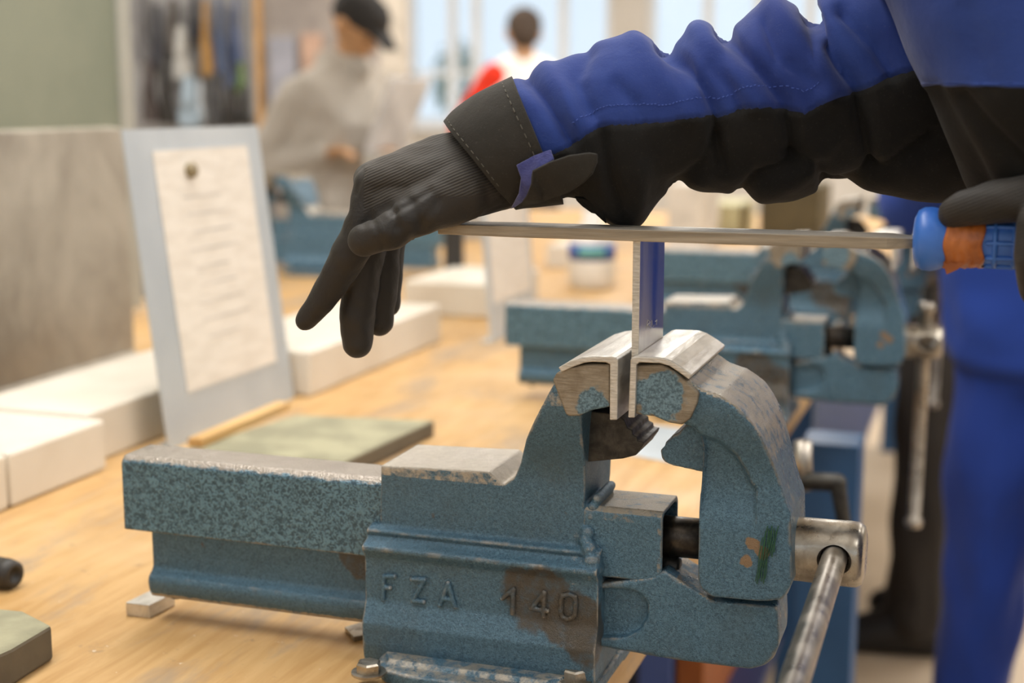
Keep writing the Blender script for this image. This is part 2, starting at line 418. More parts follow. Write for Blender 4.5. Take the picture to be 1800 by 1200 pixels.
# fixed body
bm = bmesh.new()
def yv(v, y0=-.045, y1=-.0705, a=845, b=695): return y0+(y1-y0)*(1-smst(b, a, v))
def XZv(pts, *k): return [(p.x, p.z) for p in (WY(u, v, yv(v, *k)) for u, v in pts)]
prof = XZv([(667, 819), (858, 829), (884, 852), (903, 840), (914, 815), (919, 793), (924, 772), (931, 755), (938, 740), (947, 722), (956, 705), (965, 688), (974, 672), (990, 654), (1024, 650), (1024, 700), (1024, 760), (1024, 945), (1042, 985), (1042, 1015), (667, 1000)])
zlo, zhi = WY(900, 845, -.045).z, WY(980, 695, -.07).z
def widen(c, n, half=.038, mid=-.007, full=.0635):
    k = smst(zlo, zhi, c.z) if c.x > -.125 else 0
    return Vector((c.x, mid + (c.y-mid)*(1+(full/half-1)*k), c.z))
bm_prism(bm, prof, -.045, .031)
# wider head under the jaw
bm_prism(bm, XZv([(1000, 660), (1066, 648), (1066, 712), (1034, 722), (1010, 736), (1000, 760)]), -.045, .031)
# lettered lower block
x0, x1 = WY(641, 1050, -.057).x, WY(1051, 1060, -.057).x
bm_prism(bm, [(-.043, .113), (-.0515, .1105), (-.0525, .1085), (-.0500, .1055), (-.0535, .1025), (-.0615, .0995), (-.0620, .0965), (-.0560, .0885), (-.0560, .054), (-.0640, .036), (-.0635, .018), (-.060, -.0), (.035, 0), (.04, .03), (.032, .05), (.032, .112)], x0, x1, 'x')
# weld-like lumps where the nut cover meets the body
for u, v, y, r in ((1050, 876, -.040, .0040), (1036, 965, -.050, .006), (1041, 985, -.052, .007), (1046, 1000, -.052, .006), (1034, 935, -.044, .006), (1040, 905, -.040, .006), (1044, 890, -.040, .005), (1030, 950, -.046, .006)):
    q = WY(u, v, y); bm_hull(bm, [(q.x, q.y, q.z, r), (q.x, q.y+.04, q.z, r)])
def w_body(c, n):
    w = 0
    if c.z > .150 and c.x < -.09 and n.z > .3: w = 1.0
    elif c.z > .1535 and c.x < -.105: w = .52
    if c.x < -.2095 and c.z > .10: w = max(w, .30)
    if c.z > .225 and c.y < -.055: w = max(w, .45)
    if -.05 < c.x < -.02 and .085 < c.z < .125: w = max(w, .40)
    if c.z < .006: w = max(w, .5)
    return w
body = cast('body', bm, M['paint'], V, .0013, 4, wear=w_body, shape=widen)
# raised lettering on the body: FZA 140
def strokes(bm, polys, y, r=.0016):
    for pl in polys:
        pts = [WY(u, v, y) for u, v in pl]
        for a, b in zip(pts, pts[1:]): bm_hull(bm, [(a.x, y, a.z, r), (b.x, y, b.z, r)], 2)
def cpx(u, v): return (620+u/2.728, 760+v/2.728)
L = [[(145, 800), (150, 690), (200, 690)], [(150, 742), (178, 745)],                                   # F
     [(285, 703), (345, 705), (288, 806), (340, 812)],                                                   # Z
     [(418, 828), (458, 722), (490, 835)], [(432, 795), (478, 802)],                                      # A
     [(718, 795), (772, 752), (766, 866)],                                                               # 1
     [(915, 880), (918, 768), (857, 843), (932, 855)],                                                   # 4
     [(1000, 800), (1008, 782), (1040, 776), (1066, 788), (1070, 815), (1066, 870), (1056, 888), (1030, 896), (1004, 884), (998, 862), (1000, 800)]]  # 0
for ks in ((0, 1), (2,), (3, 4), (5,), (6,), (7,)):
    bm = bmesh.new(); strokes(bm, [[cpx(*q) for q in L[k_]] for k_ in ks], -.0570, .0021)
    cast('raised_letter', bm, M['paint'], body, .0006, 2)
# machined jaw ends
def jaw(name, pts, patch, r):
    bm = bmesh.new(); bm_prism(bm, XZ(pts, -.0735), -.0735, .045)
    q = WY(patch[0], patch[1], -.0735)
    return bev(name, bm, machined(name+'_steel', (q.x, q.y, q.z), r), V, .0016, 3)
jaw('fixed_jaw', [(971, 668), (978, 655), (1000, 646), (1031, 640), (1072, 640), (1072, 715), (1040, 721), (1018, 731), (1000, 732), (994, 728)], (1042, 712), .013)
jaw('movable_jaw', [(1117, 642), (1164, 640), (1186, 652), (1229, 690), (1226, 708), (1213, 736), (1199, 747), (1176, 743), (1150, 732), (1117, 728)], (1160, 698), .0185)
# serrated pipe jaws below
bm = bmesh.new()
bm_prism(bm, XZ([(1030, 722), (1085, 728), (1097, 738), (1103, 752), (1111, 756), (1112, 764), (1120, 768), (1121, 775), (1132, 777), (1130, 783), (1118, 800), (1095, 806), (1030, 812)], -.04), -.040, .012)
bev('pipe_jaw', bm, M['black_iron'], V, .0008, 2)
bm = bmesh.new()
bm_prism(bm, XZ([(1245, 752), (1206, 746), (1195, 758), (1192, 762), (1182, 764), (1178, 774), (1170, 776), (1168, 786), (1161, 790), (1162, 803), (1168, 812), (1182, 818), (1245, 832)], -.04), -.040, .012)
cast('pipe_jaw', bm, M['arm_paint'], V, .0012, 3)
# nut cover
bm = bmesh.new()
c0 = WY(1165, 893, -.045)
xl = WY(1046, 930, -.045).x
bm_prism(bm, [(-.045, .0895), (-.045, .140), (-.041, .1445), (.006, .1445), (.010, .140), (.010, .0895), (.0065, .0895), (.0065, .138), (.003, .141), (-.038, .141), (-.0415, .138), (-.0415, .0895)], xl-.01, c0.x, 'x')
cast('nut_cover', bm, M['arm_paint'], V, .0011, 3, wear=lambda c, n: .62 if n.z > .5 and c.z > .13 else (.42 if c.z > .134 or c.x > c0.x-.004 else (.30 if c.x > c0.x-.02 else 0)))
bm = bmesh.new(); bm_box(bm, (xl-.02, -.040, .092), (c0.x-.012, .006, .139)); bev('spindle_nut', bm, M['black_iron'], V, .002)
# moving arm: arch, lower slide, boss
bm = bmesh.new()
AK = (-.053, -.0705, 860, 700)
arch = XZv([(1197, 745), (1182, 652), (1212, 668), (1232, 683), (1250, 690), (1266, 695), (1283, 706), (1302, 720), (1319, 740), (1336, 764), (1350, 792), (1363, 823), (1372, 852), (1381, 882), (1390, 905), (1393, 1025), (1376, 1054), (1345, 1058), (1250, 1050), (1230, 1034), (1226, 1015), (1228, 900), (1231, 860), (1234, 820), (1236, 790), (1232, 768), (1218, 752)], *AK)
bm_prism(bm, arch, -.053, .025)
zlo2, zhi2 = WY(1300, 860, -.053).z, WY(1260, 700, -.07).z
ARC = [WY(u, v, -.058) for u, v in ((1190, 752), (1235, 757), (1268, 770), (1296, 797), (1312, 826), (1322, 852))]
def widen_arm(c, n):
    k = smst(zlo2, zhi2, c.z)
    y = YM + (c.y-YM)*(1+(.0565/.039-1)*k)
    if .12 < c.z < .235 and .02 < c.x < .09 and n.y < -.5:
        best, sg = 9, 1
        for p, q in zip(ARC, ARC[1:]):
            dx, dz = q.x-p.x, q.z-p.z; L2 = dx*dx+dz*dz
            t = max(0, min(1, ((c.x-p.x)*dx+(c.z-p.z)*dz)/L2)); ex, ez = c.x-p.x-dx*t, c.z-p.z-dz*t
            d = math.hypot(ex, ez)
            if d < best: best = d; sg = 1 if dx*ez-dz*ex < 0 else -1
        if sg > 0: y += .0055*smst(0, .005, best)*smst(.135, .17, c.z)
    return Vector((c.x, y, c.z))
zc = .1175
bm_cyl(bm, (.094, YM, zc), (.1115, YM, zc), .0385, .0345, 40)
bm_cyl(bm, (.060, YM, zc), (.1, YM, zc), .039, .039, 40)
# lower slide, with a round-ended pocket on its face
bm_prism(bm, XZ([(1040, 1026), (1160, 1012), (1166, 1002), (1212, 1032), (1250, 1052), (1366, 1062), (1369, 1115), (1367, 1138), (1359, 1157), (1344, 1170), (1318, 1177), (1180, 1160), (1040, 1134)], -.038), -.038, .012)
bm_prism(bm, XZ([(1040, 1028), (1150, 1014), (1166, 1002), (1216, 1034), (1254, 1056), (1366, 1066), (1370, 1115), (1368, 1138), (1360, 1157), (1345, 1170), (1318, 1177), (1182, 1160), (1040, 1134),
                 (1040, 1122), (1100, 1120), (1124, 1108), (1138, 1085), (1138, 1062), (1126, 1044), (1104, 1036), (1040, 1034)], -.046), -.046, -.03)
bm_box(bm, (-.06, -.034, .036), (.0, .008, .082))
def w_arm(c, n):
    w = 0
    if n.x + n.z > .75 and c.z > .19 and c.x > .03: w = .58*smst(.15, .21, c.z)
    if c.z > .22 and n.z > .2: w = max(w, .6)
    if n.x > .6 and c.x > .09 and c.z < .19: w = max(w, .40)
    if c.x < .06 and .07 < c.z < .095 and n.z > .3: w = max(w, .5)
    return w
t = M['arm_paint']
cast('moving_arm', bm, t, V, .0015, 8, wear=w_arm, shape=widen_arm)
# spindle, its head and the tommy bar
bm = bmesh.new(); bm_lathe(bm, (-.02, YM, zc), (1, 0, 0), [(0, .0155), (.09, .0155)], 40); link('spindle', mesh_of(bm, True), M['dark_steel'], V)
bm = bmesh.new(); bm_lathe(bm, (-.0, YM, zc-.024), (1, 0, 0), [(0, .008), (.026, .008), (.028, .006)], 24); link('guide_pin', mesh_of(bm, True), M['black_iron'], V)
bm = bmesh.new()
bm_lathe(bm, (.108, YM, zc), (1, 0, 0), [(0, .0245), (.003, .0238), (.032, .0240), (.046, .0244), (.0525, .0240), (.0565, .0215), (.058, .0165), (.0582, .002)], 48)
xh = .1455
a = Vector((xh, YM, .1205)); b = WX(1392, 1210, xh); d = (b-a).normalized()
cb = bmesh.new(); bm_lathe(cb, a, d, [(-.04, .0103), (.0205, .0103), (.026, .0135), (.04, .0225)], 40)
cut_o = bpy.data.objects.new('cut', mesh_of(cb)); col.objects.link(cut_o)
me = baked(mesh_of(bm), [('BOOLEAN', dict(operation='DIFFERENCE', object=cut_o, solver='EXACT')), ('BEVEL', dict(width=.0008, segments=2, limit_method='ANGLE', angle_limit=math.radians(45)))])
bpy.data.objects.remove(cut_o)
me.polygons.foreach_set('use_smooth', [True]*len(me.polygons)); me.set_sharp_from_angle(angle=math.radians(50))
link('spindle_head', me, M['steel'], V)
bm = bmesh.new(); bm_lathe(bm, a-d*.06, d, [(.034, .004), (.035, .0092), (.36, .0092), (.363, .0125), (.369, .0125), (.374, .010), (.375, .004)], 36)
o = link('tommy_bar', mesh_of(bm, True), M['rod'], V); o.data.set_sharp_from_angle(angle=math.radians(50))
# base flange with hexagon bolts
bm = bmesh.new()
fl = []
q = WZ(612, 1196, .012)
bm_prism(bm, [(q.x, -.052), (q.x+.003, -.074), (q.x+.016, -.090), (q.x+.040, -.095), (-.05, -.095), (-.024, -.088), (-.022, .04), (-.05, .066), (-.2, .066), (q.x, .04)], 0, .011, 'z')
bm_prism(bm, [(-.19, -.078), (-.06, -.078), (-.045, -.06), (-.045, .03), (-.2, .03), (-.2, -.06)], 0, .0145, 'z')
cast('base_flange', bm, M['paint'], V, .0016, 3, wear=lambda c, n: .52 if n.z > .6 and c.x > -.205 else .2)
for (u, v) in ((648, 1176),):
    q = WZ(u, v+4, .012); bpos = [(q.x, q.y)]
bpos += [(-.042, -.06), (bpos[0][0], .045), (-.042, .045)]
for bx, by in bpos:
    bm = bmesh.new(); bm_lathe(bm, (bx, by, .0105), (0, 0, 1), [(0, .0135), (.0018, .0135)], 28); ws = link('washer', mesh_of(bm), M['steel'], V)
    bm = bmesh.new(); bm_lathe(bm, (bx, by, .012), (0, 0, 1), [(0, .0098), (.0068, .0098), (.0082, .0085)], 6); link('bolt', mesh_of(bm), M['steel'], V)
# a green felt-pen scribble and scraped paint on the arm's face
bm = bmesh.new()
for i in range(9):
    u0 = 1337 + i*3.1; pts = []
    for k in range(7):
        u = u0 + (10-k*4.2)*.55*(1) + math.sin(k*1.7+i)*1.2; v = 928 + k*15.5 + math.sin(i*2.1)*5
        if k == 2 and i in (1, 2, 3, 6): continue
        if k > 3 and i > 5 or (k*7+i*5) % 11 == 0: continue
        pts.append(WY(u, v, -.0540))
    for p0, p1 in zip(pts, pts[1:]):
        s = Vector((.00038, 0, .0001)); bm.faces.new([bm.verts.new(p) for p in (p0-s, p0+s, p1+s, p1-s)])
me = baked(mesh_of(bm), [('SOLIDIFY', dict(thickness=.0006))])
link('green_ink_mark', me, colour('1f5238', .6), V)
adopt(V)
for o in V.children:
    if o.name.startswith('green'): o['label'] = 'dark green felt-pen scribble'

# ------------------------------------------------------------------ aluminium soft jaws, the clamped bar, the file
def softjaw(name, label, top, y0, y1):
    bm = bmesh.new(); pts = XZ(top, y0)
    bm_prism(bm, pts, y0, y1)
    me = mesh_of(bm)
    me = baked(me, [('BEVEL', dict(width=.0008, segments=2, limit_method='ANGLE', angle_limit=math.radians(50)))])
    o = link(name, me, [M['alu'], M['alu_cut']])
    for p in me.polygons: p.material_index = 1 if abs(p.normal.y) > .8 else 0
    return tag(o, label, 'vise jaw')
softjaw('soft_jaw', 'left bent aluminium soft jaw cap on the fixed vise jaw',
        [(981, 646), (1004, 633), (1024, 627.5), (1040, 625.5), (1073, 626), (1082, 628), (1086.5, 632), (1085, 738), (1071.5, 738), (1072, 640), (1064, 637), (1040, 636), (1026, 638), (1006, 645), (987, 654)], -.0765, .047)
softjaw('soft_jaw', 'right bent aluminium soft jaw cap with a wide flared flap',
        [(1108, 632), (1112, 628), (1119, 626.5), (1150, 627.5), (1166, 629), (1180, 634), (1198, 645), (1216, 658), (1211, 667), (1193, 654), (1176, 643), (1160, 638.5), (1124, 637), (1119, 641), (1116, 734), (1104, 734)], -.0765, .052)
XW0, XW1 = -.0002, .0052
bm = bmesh.new(); bm_box(bm, (XW0, -.066, .228), (XW1, .012, .3488))
work = tag(bev('flat_bar', bm, [M['work'], M['alu_cut']], None, .0005), 'polished upright flat steel bar clamped between the soft jaws', 'workpiece')
for p in work.data.polygons: p.material_index = 1 if abs(p.normal.y) > .8 else 0
# scratched initials low on its face
bm = bmesh.new()
for pl in ([(1136, 578), (1139, 562), (1143, 566), (1138, 571), (1144, 577)], [(1146, 563), (1146, 573)], [(1150, 571), (1149, 574)], [(1152, 565), (1155, 562), (1154, 571)]):
    pts = [WX(u, v, XW1+.0001) for u, v in pl]
    for p0, p1 in zip(pts, pts[1:]): bm_cyl(bm, p0, p1, .00018, n=5)
link('scratched_mark', mesh_of(bm), colour('d8d6d0', .4), work)

fz = .3492
fl = empty('hand_file', (.02, -.058, fz), 'long flat steel file with blue plastic handle and orange tape, lying on the bar', 'file')
yf0, yf1 = -.0755, -.0405
xt = WY(772, 400, -.07).x; xe = WY(1560, 425, -.07).x; xh0 = WY(1606, 420, -.06).x
bm = bmesh.new()
T = .0082
secs = [(xt, .0150, .0074), (xt+.06, .0170, T), (xe-.03, .0175, T), (xe, .0172, T), (xe+.013, .012, .0068), (xh0+.01, .0065, .006)]
yc = (yf0+yf1)/2
rings = []
for x, hw, th in secs:
    zc_ = fz + T/2
    rings.append([bm.verts.new((x, yc+sy*hw, zc_+sz*th/2)) for sy, sz in ((-1, -1), (1, -1), (1, 1), (-1, 1))])
for r0, r1 in zip(rings, rings[1:]):
    for i in range(4): bm.faces.new((r0[i], r0[(i+1) % 4], r1[(i+1) % 4], r1[i]))
bm.faces.new(rings[0][::-1]); bm.faces.new(rings[-1]); bmesh.ops.recalc_face_normals(bm, faces=bm.faces)
bl = bev('blade', bm, [M['file_steel'], M['file_edge']], fl, .0006, 2)
for p in bl.data.polygons: p.material_index = 1 if abs(p.normal.y) > .7 else 0
hz = WY(1640, 420, yc).z
bm = bmesh.new()
bm_lathe(bm, (xh0-.0005, yc, hz), (1, 0, 0), [(0, .008), (.0008, .014), (.003, .019), (.007, .0212), (.012, .0215), (.017, .0205), (.021, .0185), (.045, .0165), (.06, .0168), (.09, .018), (.12, .018), (.138, .0155), (.145, .009), (.1455, .002)], 40)
hdl = link('handle', mesh_of(bm, True), M['blue_plastic'], fl)
for i in range(10):                                  # moulded grip ribs
    an = 2*math.pi*i/10
    bm = bmesh.new(); r = .0172
    p0 = Vector((xh0+.047, yc+math.cos(an)*r, hz+math.sin(an)*r)); p1 = p0 + Vector((.07, math.cos(an)*.001, math.sin(an)*.001))
    bm_hull(bm, [(*p0, .0016), (*p1, .0016)], 1); link('grip_rib', mesh_of(bm, True), M['blue_plastic'], hdl)
for i in range(5):
    x = xh0+.05+i*.012
    bm = bmesh.new(); bm_lathe(bm, (x, yc, hz), (1, 0, 0), [(0, .0165), (.0008, .0186), (.003, .0186), (.0038, .0165)], 32); link('grip_ring', mesh_of(bm, True), M['blue_plastic'], hdl)
bm = bmesh.new()
n, rows = 48, 14
R = []
for j in range(rows):
    x = xh0+.0205+.0245*j/(rows-1)
    R.append([bm.verts.new((x + .001*math.sin(i*.7), yc+math.cos(2*math.pi*i/n)*rr, hz+math.sin(2*math.pi*i/n)*rr)) for i in range(n)
              for rr in [(.0187-.0012*j/rows) + .0010*noise.noise(Vector((j*.5+i*.06, i*.35, 3)))+.0004*math.sin(j*2.1)]])
for r0, r1 in zip(R, R[1:]):
    for i in range(n): bm.faces.new((r0[i], r0[(i+1) % n], r1[(i+1) % n], r1[i]))
# torn tail of the tape hanging under the handle
me = baked(mesh_of(bm, True), [('SOLIDIFY', dict(thickness=.0006, offset=1))])
link('tape_wrap', me, M['tape'], hdl)['label'] = 'orange tape wound round the ferrule'
bm = bmesh.new(); tl = [(1658, 462), (1664, 482), (1682, 474), (1697, 463), (1704, 450), (1664, 450)]
bm_prism(bm, XZ(tl, yc-.012), yc-.013, yc-.012); link('tape_tail', mesh_of(bm), M['tape'], hdl)
adopt(fl)
# ------------------------------------------------------------------ people
def figure(name, label, root, heading, H, parts, arms, head_dir=(1, 0, -.2), lean=0.0, stance=.11, step=0.0, cap=None, hair=None, vox=.011):
    """a standing person; local frame faces +x, left is +y, z up from the floor"""
    s = H/1.75
    P = empty(name, root, label, 'person', None, heading)
    lx = lambda z: lean*max(0, z-.95)
    def pt(x, y, z, r): return (x*s, y*s, z*s, r*s)
    hd = Vector(head_dir).normalized(); hc = Vector((lx(1.60)+.02, 0, 1.615))
    side = Vector((0, 0, 1)).cross(hd).normalized(); upv = hd.cross(side)
    def H3(f, l, u, r): q = hc + hd*f + side*l + upv*u; return pt(q.x, q.y, q.z, r)
    legs = []
    for sd in (1, -1):
        st = step*sd
        legs.append([(st*.0, sd*.085, .93, .092), (st*.5, sd*(.085+stance*.15), .50, .062), (st, sd*(.085+stance*.3), .10, .044)])
    def body():
        bm = bmesh.new()
        bm_hull(bm, [H3(-.025, 0, .03, .088), H3(.03, 0, .035, .078), H3(.045, 0, -.045, .052)]); bm_hull(bm, [H3(.045, 0, -.045, .052), H3(.062, 0, -.085, .026), H3(.0, 0, -.03, .06)])
        bm_hull(bm, [H3(.098, 0, -.005, .010), H3(.116, 0, -.022, .013)]); bm_hull(bm, [H3(.092, 0, -.058, .012), H3(.090, .02, -.058, .007), H3(.09, -.02, -.058, .007)])
        for q in (1, -1):
            bm_hull(bm, [H3(-.005, q*.082, .015, .016), H3(-.01, q*.08, -.025, .011)]); bm_hull(bm, [H3(.082, q*.033, .018, .014), H3(.085, q*.03, .016, .012)])
        bm_chain(bm, [pt(lx(1.58), 0, 1.56, .055), pt(lx(1.45), 0, 1.44, .06)])
        bm_hull(bm, [pt(lx(1.38), .15, 1.38, .055), pt(lx(1.38), -.15, 1.38, .055), pt(lx(1.1), .11, 1.1, .08), pt(lx(1.1), -.11, 1.1, .08)])
        bm_hull(bm, [pt(lx(1.1), .1, 1.1, .08), pt(lx(1.1), -.1, 1.1, .08), pt(0, .08, .93, .085), pt(0, -.08, .93, .085)])
        for l in legs: bm_chain(bm, [pt(*q) for q in l]); bm_chain(bm, [pt(*l[2]), pt(l[2][0]+.13, l[2][1], .035, .03)])
        for a in arms:
            sh, el, wr = a[:3]
            bm_chain(bm, [pt(*sh, .048), pt(*el, .036), pt(*wr, .026)])
            d = (Vector(wr)-Vector(el)).normalized(); sd = d.cross(Vector((0, 0, 1))).normalized()
            pc = Vector(wr)+d*.05
            bm_hull(bm, [pt(*(Vector(wr)+d*.015), .024), pt(*(pc+d*.035+sd*.028), .013), pt(*(pc+d*.035-sd*.028), .013)])
            for k in range(4):
                b0 = pc+d*.035+sd*(.03-.02*k); b1 = b0+d*(.035+.006*(k in (1, 2)))+Vector((0, 0, -.012)); b2 = b1+d*.018+Vector((0, 0, -.028))
                bm_chain(bm, [pt(*b0, .0098), pt(*b1, .009), pt(*b2, .0075)], 1)
            th = Vector(wr)+d*.03
            bm_chain(bm, [pt(*th, .015), pt(*(th+d*.035+sd*.04*(1 if a[3] > 0 else -1)), .0105), pt(*(th+d*.065+sd*.045*(1 if a[3] > 0 else -1)), .009)], 1)
        return bm
    me = cast_mesh(body(), vox*.75, 3); link('body', me, colour(parts['skin'], .55), P)
    # eyes
    for q in (1, -1):
        bm = bmesh.new(); e = H3(.094, q*.032, .012, .009); bm_hull(bm, [e]); link('eye', mesh_of(bm, True), colour('2a2320', .3), P)
    # top: torso and sleeves
    bm = bmesh.new()
    bm_hull(bm, [pt(lx(1.40), .17, 1.385, .075), pt(lx(1.40), -.17, 1.385, .075), pt(lx(1.46), .05, 1.465, .06), pt(lx(1.46), -.05, 1.465, .06), pt(lx(1.15), .13, 1.13, .105), pt(lx(1.15), -.13, 1.13, .105), pt(lx(1.25)+.03, .08, 1.25, .12), pt(lx(1.25)+.03, -.08, 1.25, .12)])
    bm_hull(bm, [pt(lx(1.15), .13, 1.13, .105), pt(lx(1.15), -.13, 1.13, .105), pt(.01, .10, .90, .112), pt(.01, -.10, .90, .112)])
    if parts.get('hood'): bm_hull(bm, [pt(lx(1.5)-.04, .07, 1.49, .05), pt(lx(1.5)-.04, -.07, 1.49, .05), pt(lx(1.5)-.10, 0, 1.42, .06), pt(lx(1.5)+.05, 0, 1.47, .05)])
    sl = bm if not parts.get('sleeve') else bmesh.new()
    for a in arms:
        sh, el, wr = (Vector(q) for q in a[:3])
        bm_chain(sl, [pt(*sh, .078), pt(*(sh*.5+el*.5), .07), pt(*el, .062), pt(*(el*.35+wr*.65), .055), pt(*wr, .044)])
    me = cast_mesh(bm, vox, 3)
    displace(me, lambda c, n: c + n*(.010*noise.noise(c*14)))
    link('jacket', me, cloth('cloth_'+parts['top'], parts['top'], parts['top'], 9, .9, 900, .1), P)
    if parts.get('sleeve'):
        me = cast_mesh(sl, vox, 3)
        displace(me, lambda c, n: c + n*(.010*noise.noise(c*14)))
        link('sleeves', me, cloth('cloth_'+parts['sleeve'], parts['sleeve'], parts['sleeve'], 9, .9, 900, .1), P)
    bm = bmesh.new()
    bm_hull(bm, [pt(0, .08, .96, .105), pt(0, -.08, .96, .105), pt(0, .09, .86, .105), pt(0, -.09, .86, .105)])
    for l in legs: bm_chain(bm, [pt(l[0][0], l[0][1], .88, .108), pt(l[0][0]*.25+l[1][0]*.75, l[0][1]*.25+l[1][1]*.75, .61, .096), pt(l[1][0], l[1][1], l[1][2], .086), pt(l[1][0]*.4+l[2][0]*.6, l[1][1]*.4+l[2][1]*.6, .25, .075), pt(l[2][0]-.005, l[2][1], .10, .074)])
    me = cast_mesh(bm, vox, 3)
    displace(me, lambda c, n: c + n*(.014*noise.noise(Vector((c.x*16, c.y*16, c.z*7)))))
    link('trousers', me, cloth('cloth_'+parts['trousers']+'_t', parts['trousers'], parts['trousers'], 9, .9, 900, .1), P)
    for l in legs:
        bm = bmesh.new(); x, y = l[2][0], l[2][1]
        bm_hull(bm, [pt(x-.05, y, .05, .048), pt(x, y, .09, .05), pt(x+.15, y, .04, .038), pt(x+.13, y+.02, .038, .035), pt(x+.13, y-.02, .038, .035), pt(x-.05, y, .034, .034)])
        me = cast_mesh(bm, vox*.7, 2); link('shoe', me, colour(parts['shoes'], .5), P)
    if hair:
        bm = bmesh.new(); bm_hull(bm, [H3(-.035, 0, .045, .094), H3(.03, 0, .065, .072), H3(-.055, 0, -.01, .074)]); link('hair', cast_mesh(bm, vox*.7, 2), colour(hair, .8), P)
    if cap:
        bm = bmesh.new(); bm_hull(bm, [H3(-.03, 0, .052, .095), H3(.035, 0, .062, .082)]); c = link('cap', cast_mesh(bm, vox*.7, 2), colour(cap, .8), P)
        bm = bmesh.new(); bm_hull(bm, [H3(.09, .05, .05, .012), H3(.09, -.05, .05, .012), H3(.175, .03, .03, .008), H3(.175, -.03, .03, .008)]); link('cap_brim', mesh_of(bm, True), colour(cap, .8), c)
    return P
# man in the grey hoodie reading a paper
q = WD(574, 62, 5.3)
P1 = figure('person', 'person in a grey hoodie and black cap looking down at a paper in his hands', (q.x, q.y, FLOOR_Z), math.radians(-22), 1.72,
       dict(skin='c6966a', top='b3aca2', trousers='5b6570', shoes='2a2826', hood=1),
       [((.06, .20, 1.36), (.10, .28, 1.10), (.27, .06, 1.15), 1), ((.06, -.20, 1.36), (-.10, -.27, 1.10), (.14, -.17, 1.15), -1)], (1, .15, -.75), .22, cap='262423')
bm = bmesh.new(); bm_box(bm, (-.004, -.10, -.15), (.004, .10, .15)); o = tag(bev('paper_sheet', bm, colour('dfe3ea', .8), None, .0005), 'white sheet of paper held by the man in the grey hoodie', 'paper')
h = math.radians(-22); o.location = (q.x+math.cos(h)*.37, q.y+math.sin(h)*.37, FLOOR_Z+1.27); o.rotation_euler = (0, math.radians(28), h)
# man in white and red seen from behind
q = WD(921, 66, 7.4)
figure('person', 'person in a white and red top seen from behind before the window', (q.x, q.y, FLOOR_Z), math.radians(112), 1.80,
       dict(skin='c99a72', top='f2ece6', trousers='3a3c44', shoes='2a2826', sleeve='d8341c'),
       [((.0, .15, 1.40), (.02, .33, 1.14), (.22, .24, 1.02), 1), ((.0, -.20, 1.38), (.06, -.30, 1.10), (.26, -.18, 1.02), -1)], (1, .1, -.15), .04, hair='4a3b2e')
# student in dark clothes behind the second vise
q = WZ(1568, 1128, FLOOR_Z)
figure('person', 'person in black trousers and shoes standing behind the second vise', (q.x+.08, q.y+.06, FLOOR_Z), math.radians(185), 1.74,
       dict(skin='c39670', top='33302c', trousers='37322d', shoes='1d1b1a'),
       [((.02, .20, 1.37), (.04, .28, 1.12), (.22, .10, 1.26), 1), ((.02, -.20, 1.37), (.04, -.28, 1.12), (.22, -.10, 1.26), -1)], (1, 0, -.4), .06, step=.04, hair='2d241e')
# student in blue overalls at the second vise
figure('person', 'person in royal blue work trousers at the second vise on the right', (.365, 1.62, FLOOR_Z), math.radians(248), 1.78,
       dict(skin='c39670', top='27459c', trousers='233f92', shoes='1d1b1a'),
       [((.02, .20, 1.37), (.03, .28, 1.12), (.22, .10, 1.28), 1), ((.02, -.20, 1.37), (.03, -.28, 1.12), (.22, -.10, 1.28), -1)], (1, 0, -.4), .06, step=.05, stance=.25, hair='2d241e')

# ------------------------------------------------------------------ the person who files: jacket sleeve, gloves
OP = empty('person', (.62, .02, FLOOR_Z), 'person in a blue and black work jacket with black gloves pressing the file', 'person')
def P3(u, v, y, r): q = WY(u, v, y); return (q.x, q.y, q.z, r)
# gloved right hand, pressing the tip of the file
bm = bmesh.new()
wr = [P3(905, 292, -.045, .027), P3(870, 306, -.05, .028), P3(850, 292, -.045, .0235), P3(845, 320, -.055, .025)]
kn = [P3(657, 323, -.075, .0148), P3(655, 318, -.052, .0150), P3(664, 322, -.030, .0140), P3(680, 335, -.008, .0125)]
bm_hull(bm, wr, 3)
bm_hull(bm, [wr[0], wr[2]] + kn + [P3(790, 290, -.035, .025), P3(760, 345, -.03, .014), P3(770, 318, -.07, .020)], 3)
bm_hull(bm, [wr[1], wr[3], P3(805, 340, -.078, .0195), P3(775, 330, -.05, .020)], 3)
bm_hull(bm, [P3(815, 335, -.075, .022), P3(742, 372, -.092, .0175), P3(770, 330, -.06, .020)], 3)
ix = [P3(658, 324, -.075, .0155), P3(646, 385, -.079, .0150), P3(624, 430, -.081, .0142), P3(597, 476, -.082, .0130), P3(567, 526, -.083, .0108), P3(537, 563, -.083, .0080)]
bm_hull(bm, [P3(665, 330, -.072, .0145), P3(652, 390, -.076, .0130), P3(735, 372, -.085, .0150), P3(690, 405, -.088, .0120), P3(760, 335, -.065, .018)], 3)
bm_chain(bm, ix, 3)
bm_chain(bm, [P3(658, 325, -.052, .0150), P3(654, 400, -.054, .0152), P3(636, 480, -.058, .0146), P3(628, 560, -.060, .0138), P3(628, 604, -.060, .0118)], 3)
bm_chain(bm, [P3(668, 330, -.030, .0138), P3(674, 415, -.033, .0138), P3(672, 500, -.036, .0128), P3(669, 566, -.037, .0106)], 3)
bm_chain(bm, [P3(682, 340, -.008, .0122), P3(690, 415, -.010, .0110), P3(686, 490, -.014, .0098), P3(684, 538, -.016, .0085)], 3)
bm_chain(bm, [P3(742, 372, -.092, .0172), P3(712, 388, -.098, .0152), P3(688, 405, -.101, .0140), P3(664, 413, -.102, .0128), P3(641, 422, -.102, .0124)], 3)
me = cast_mesh(bm, .0014, 9)
k = me.attributes.new('knit', 'FLOAT', 'POINT')
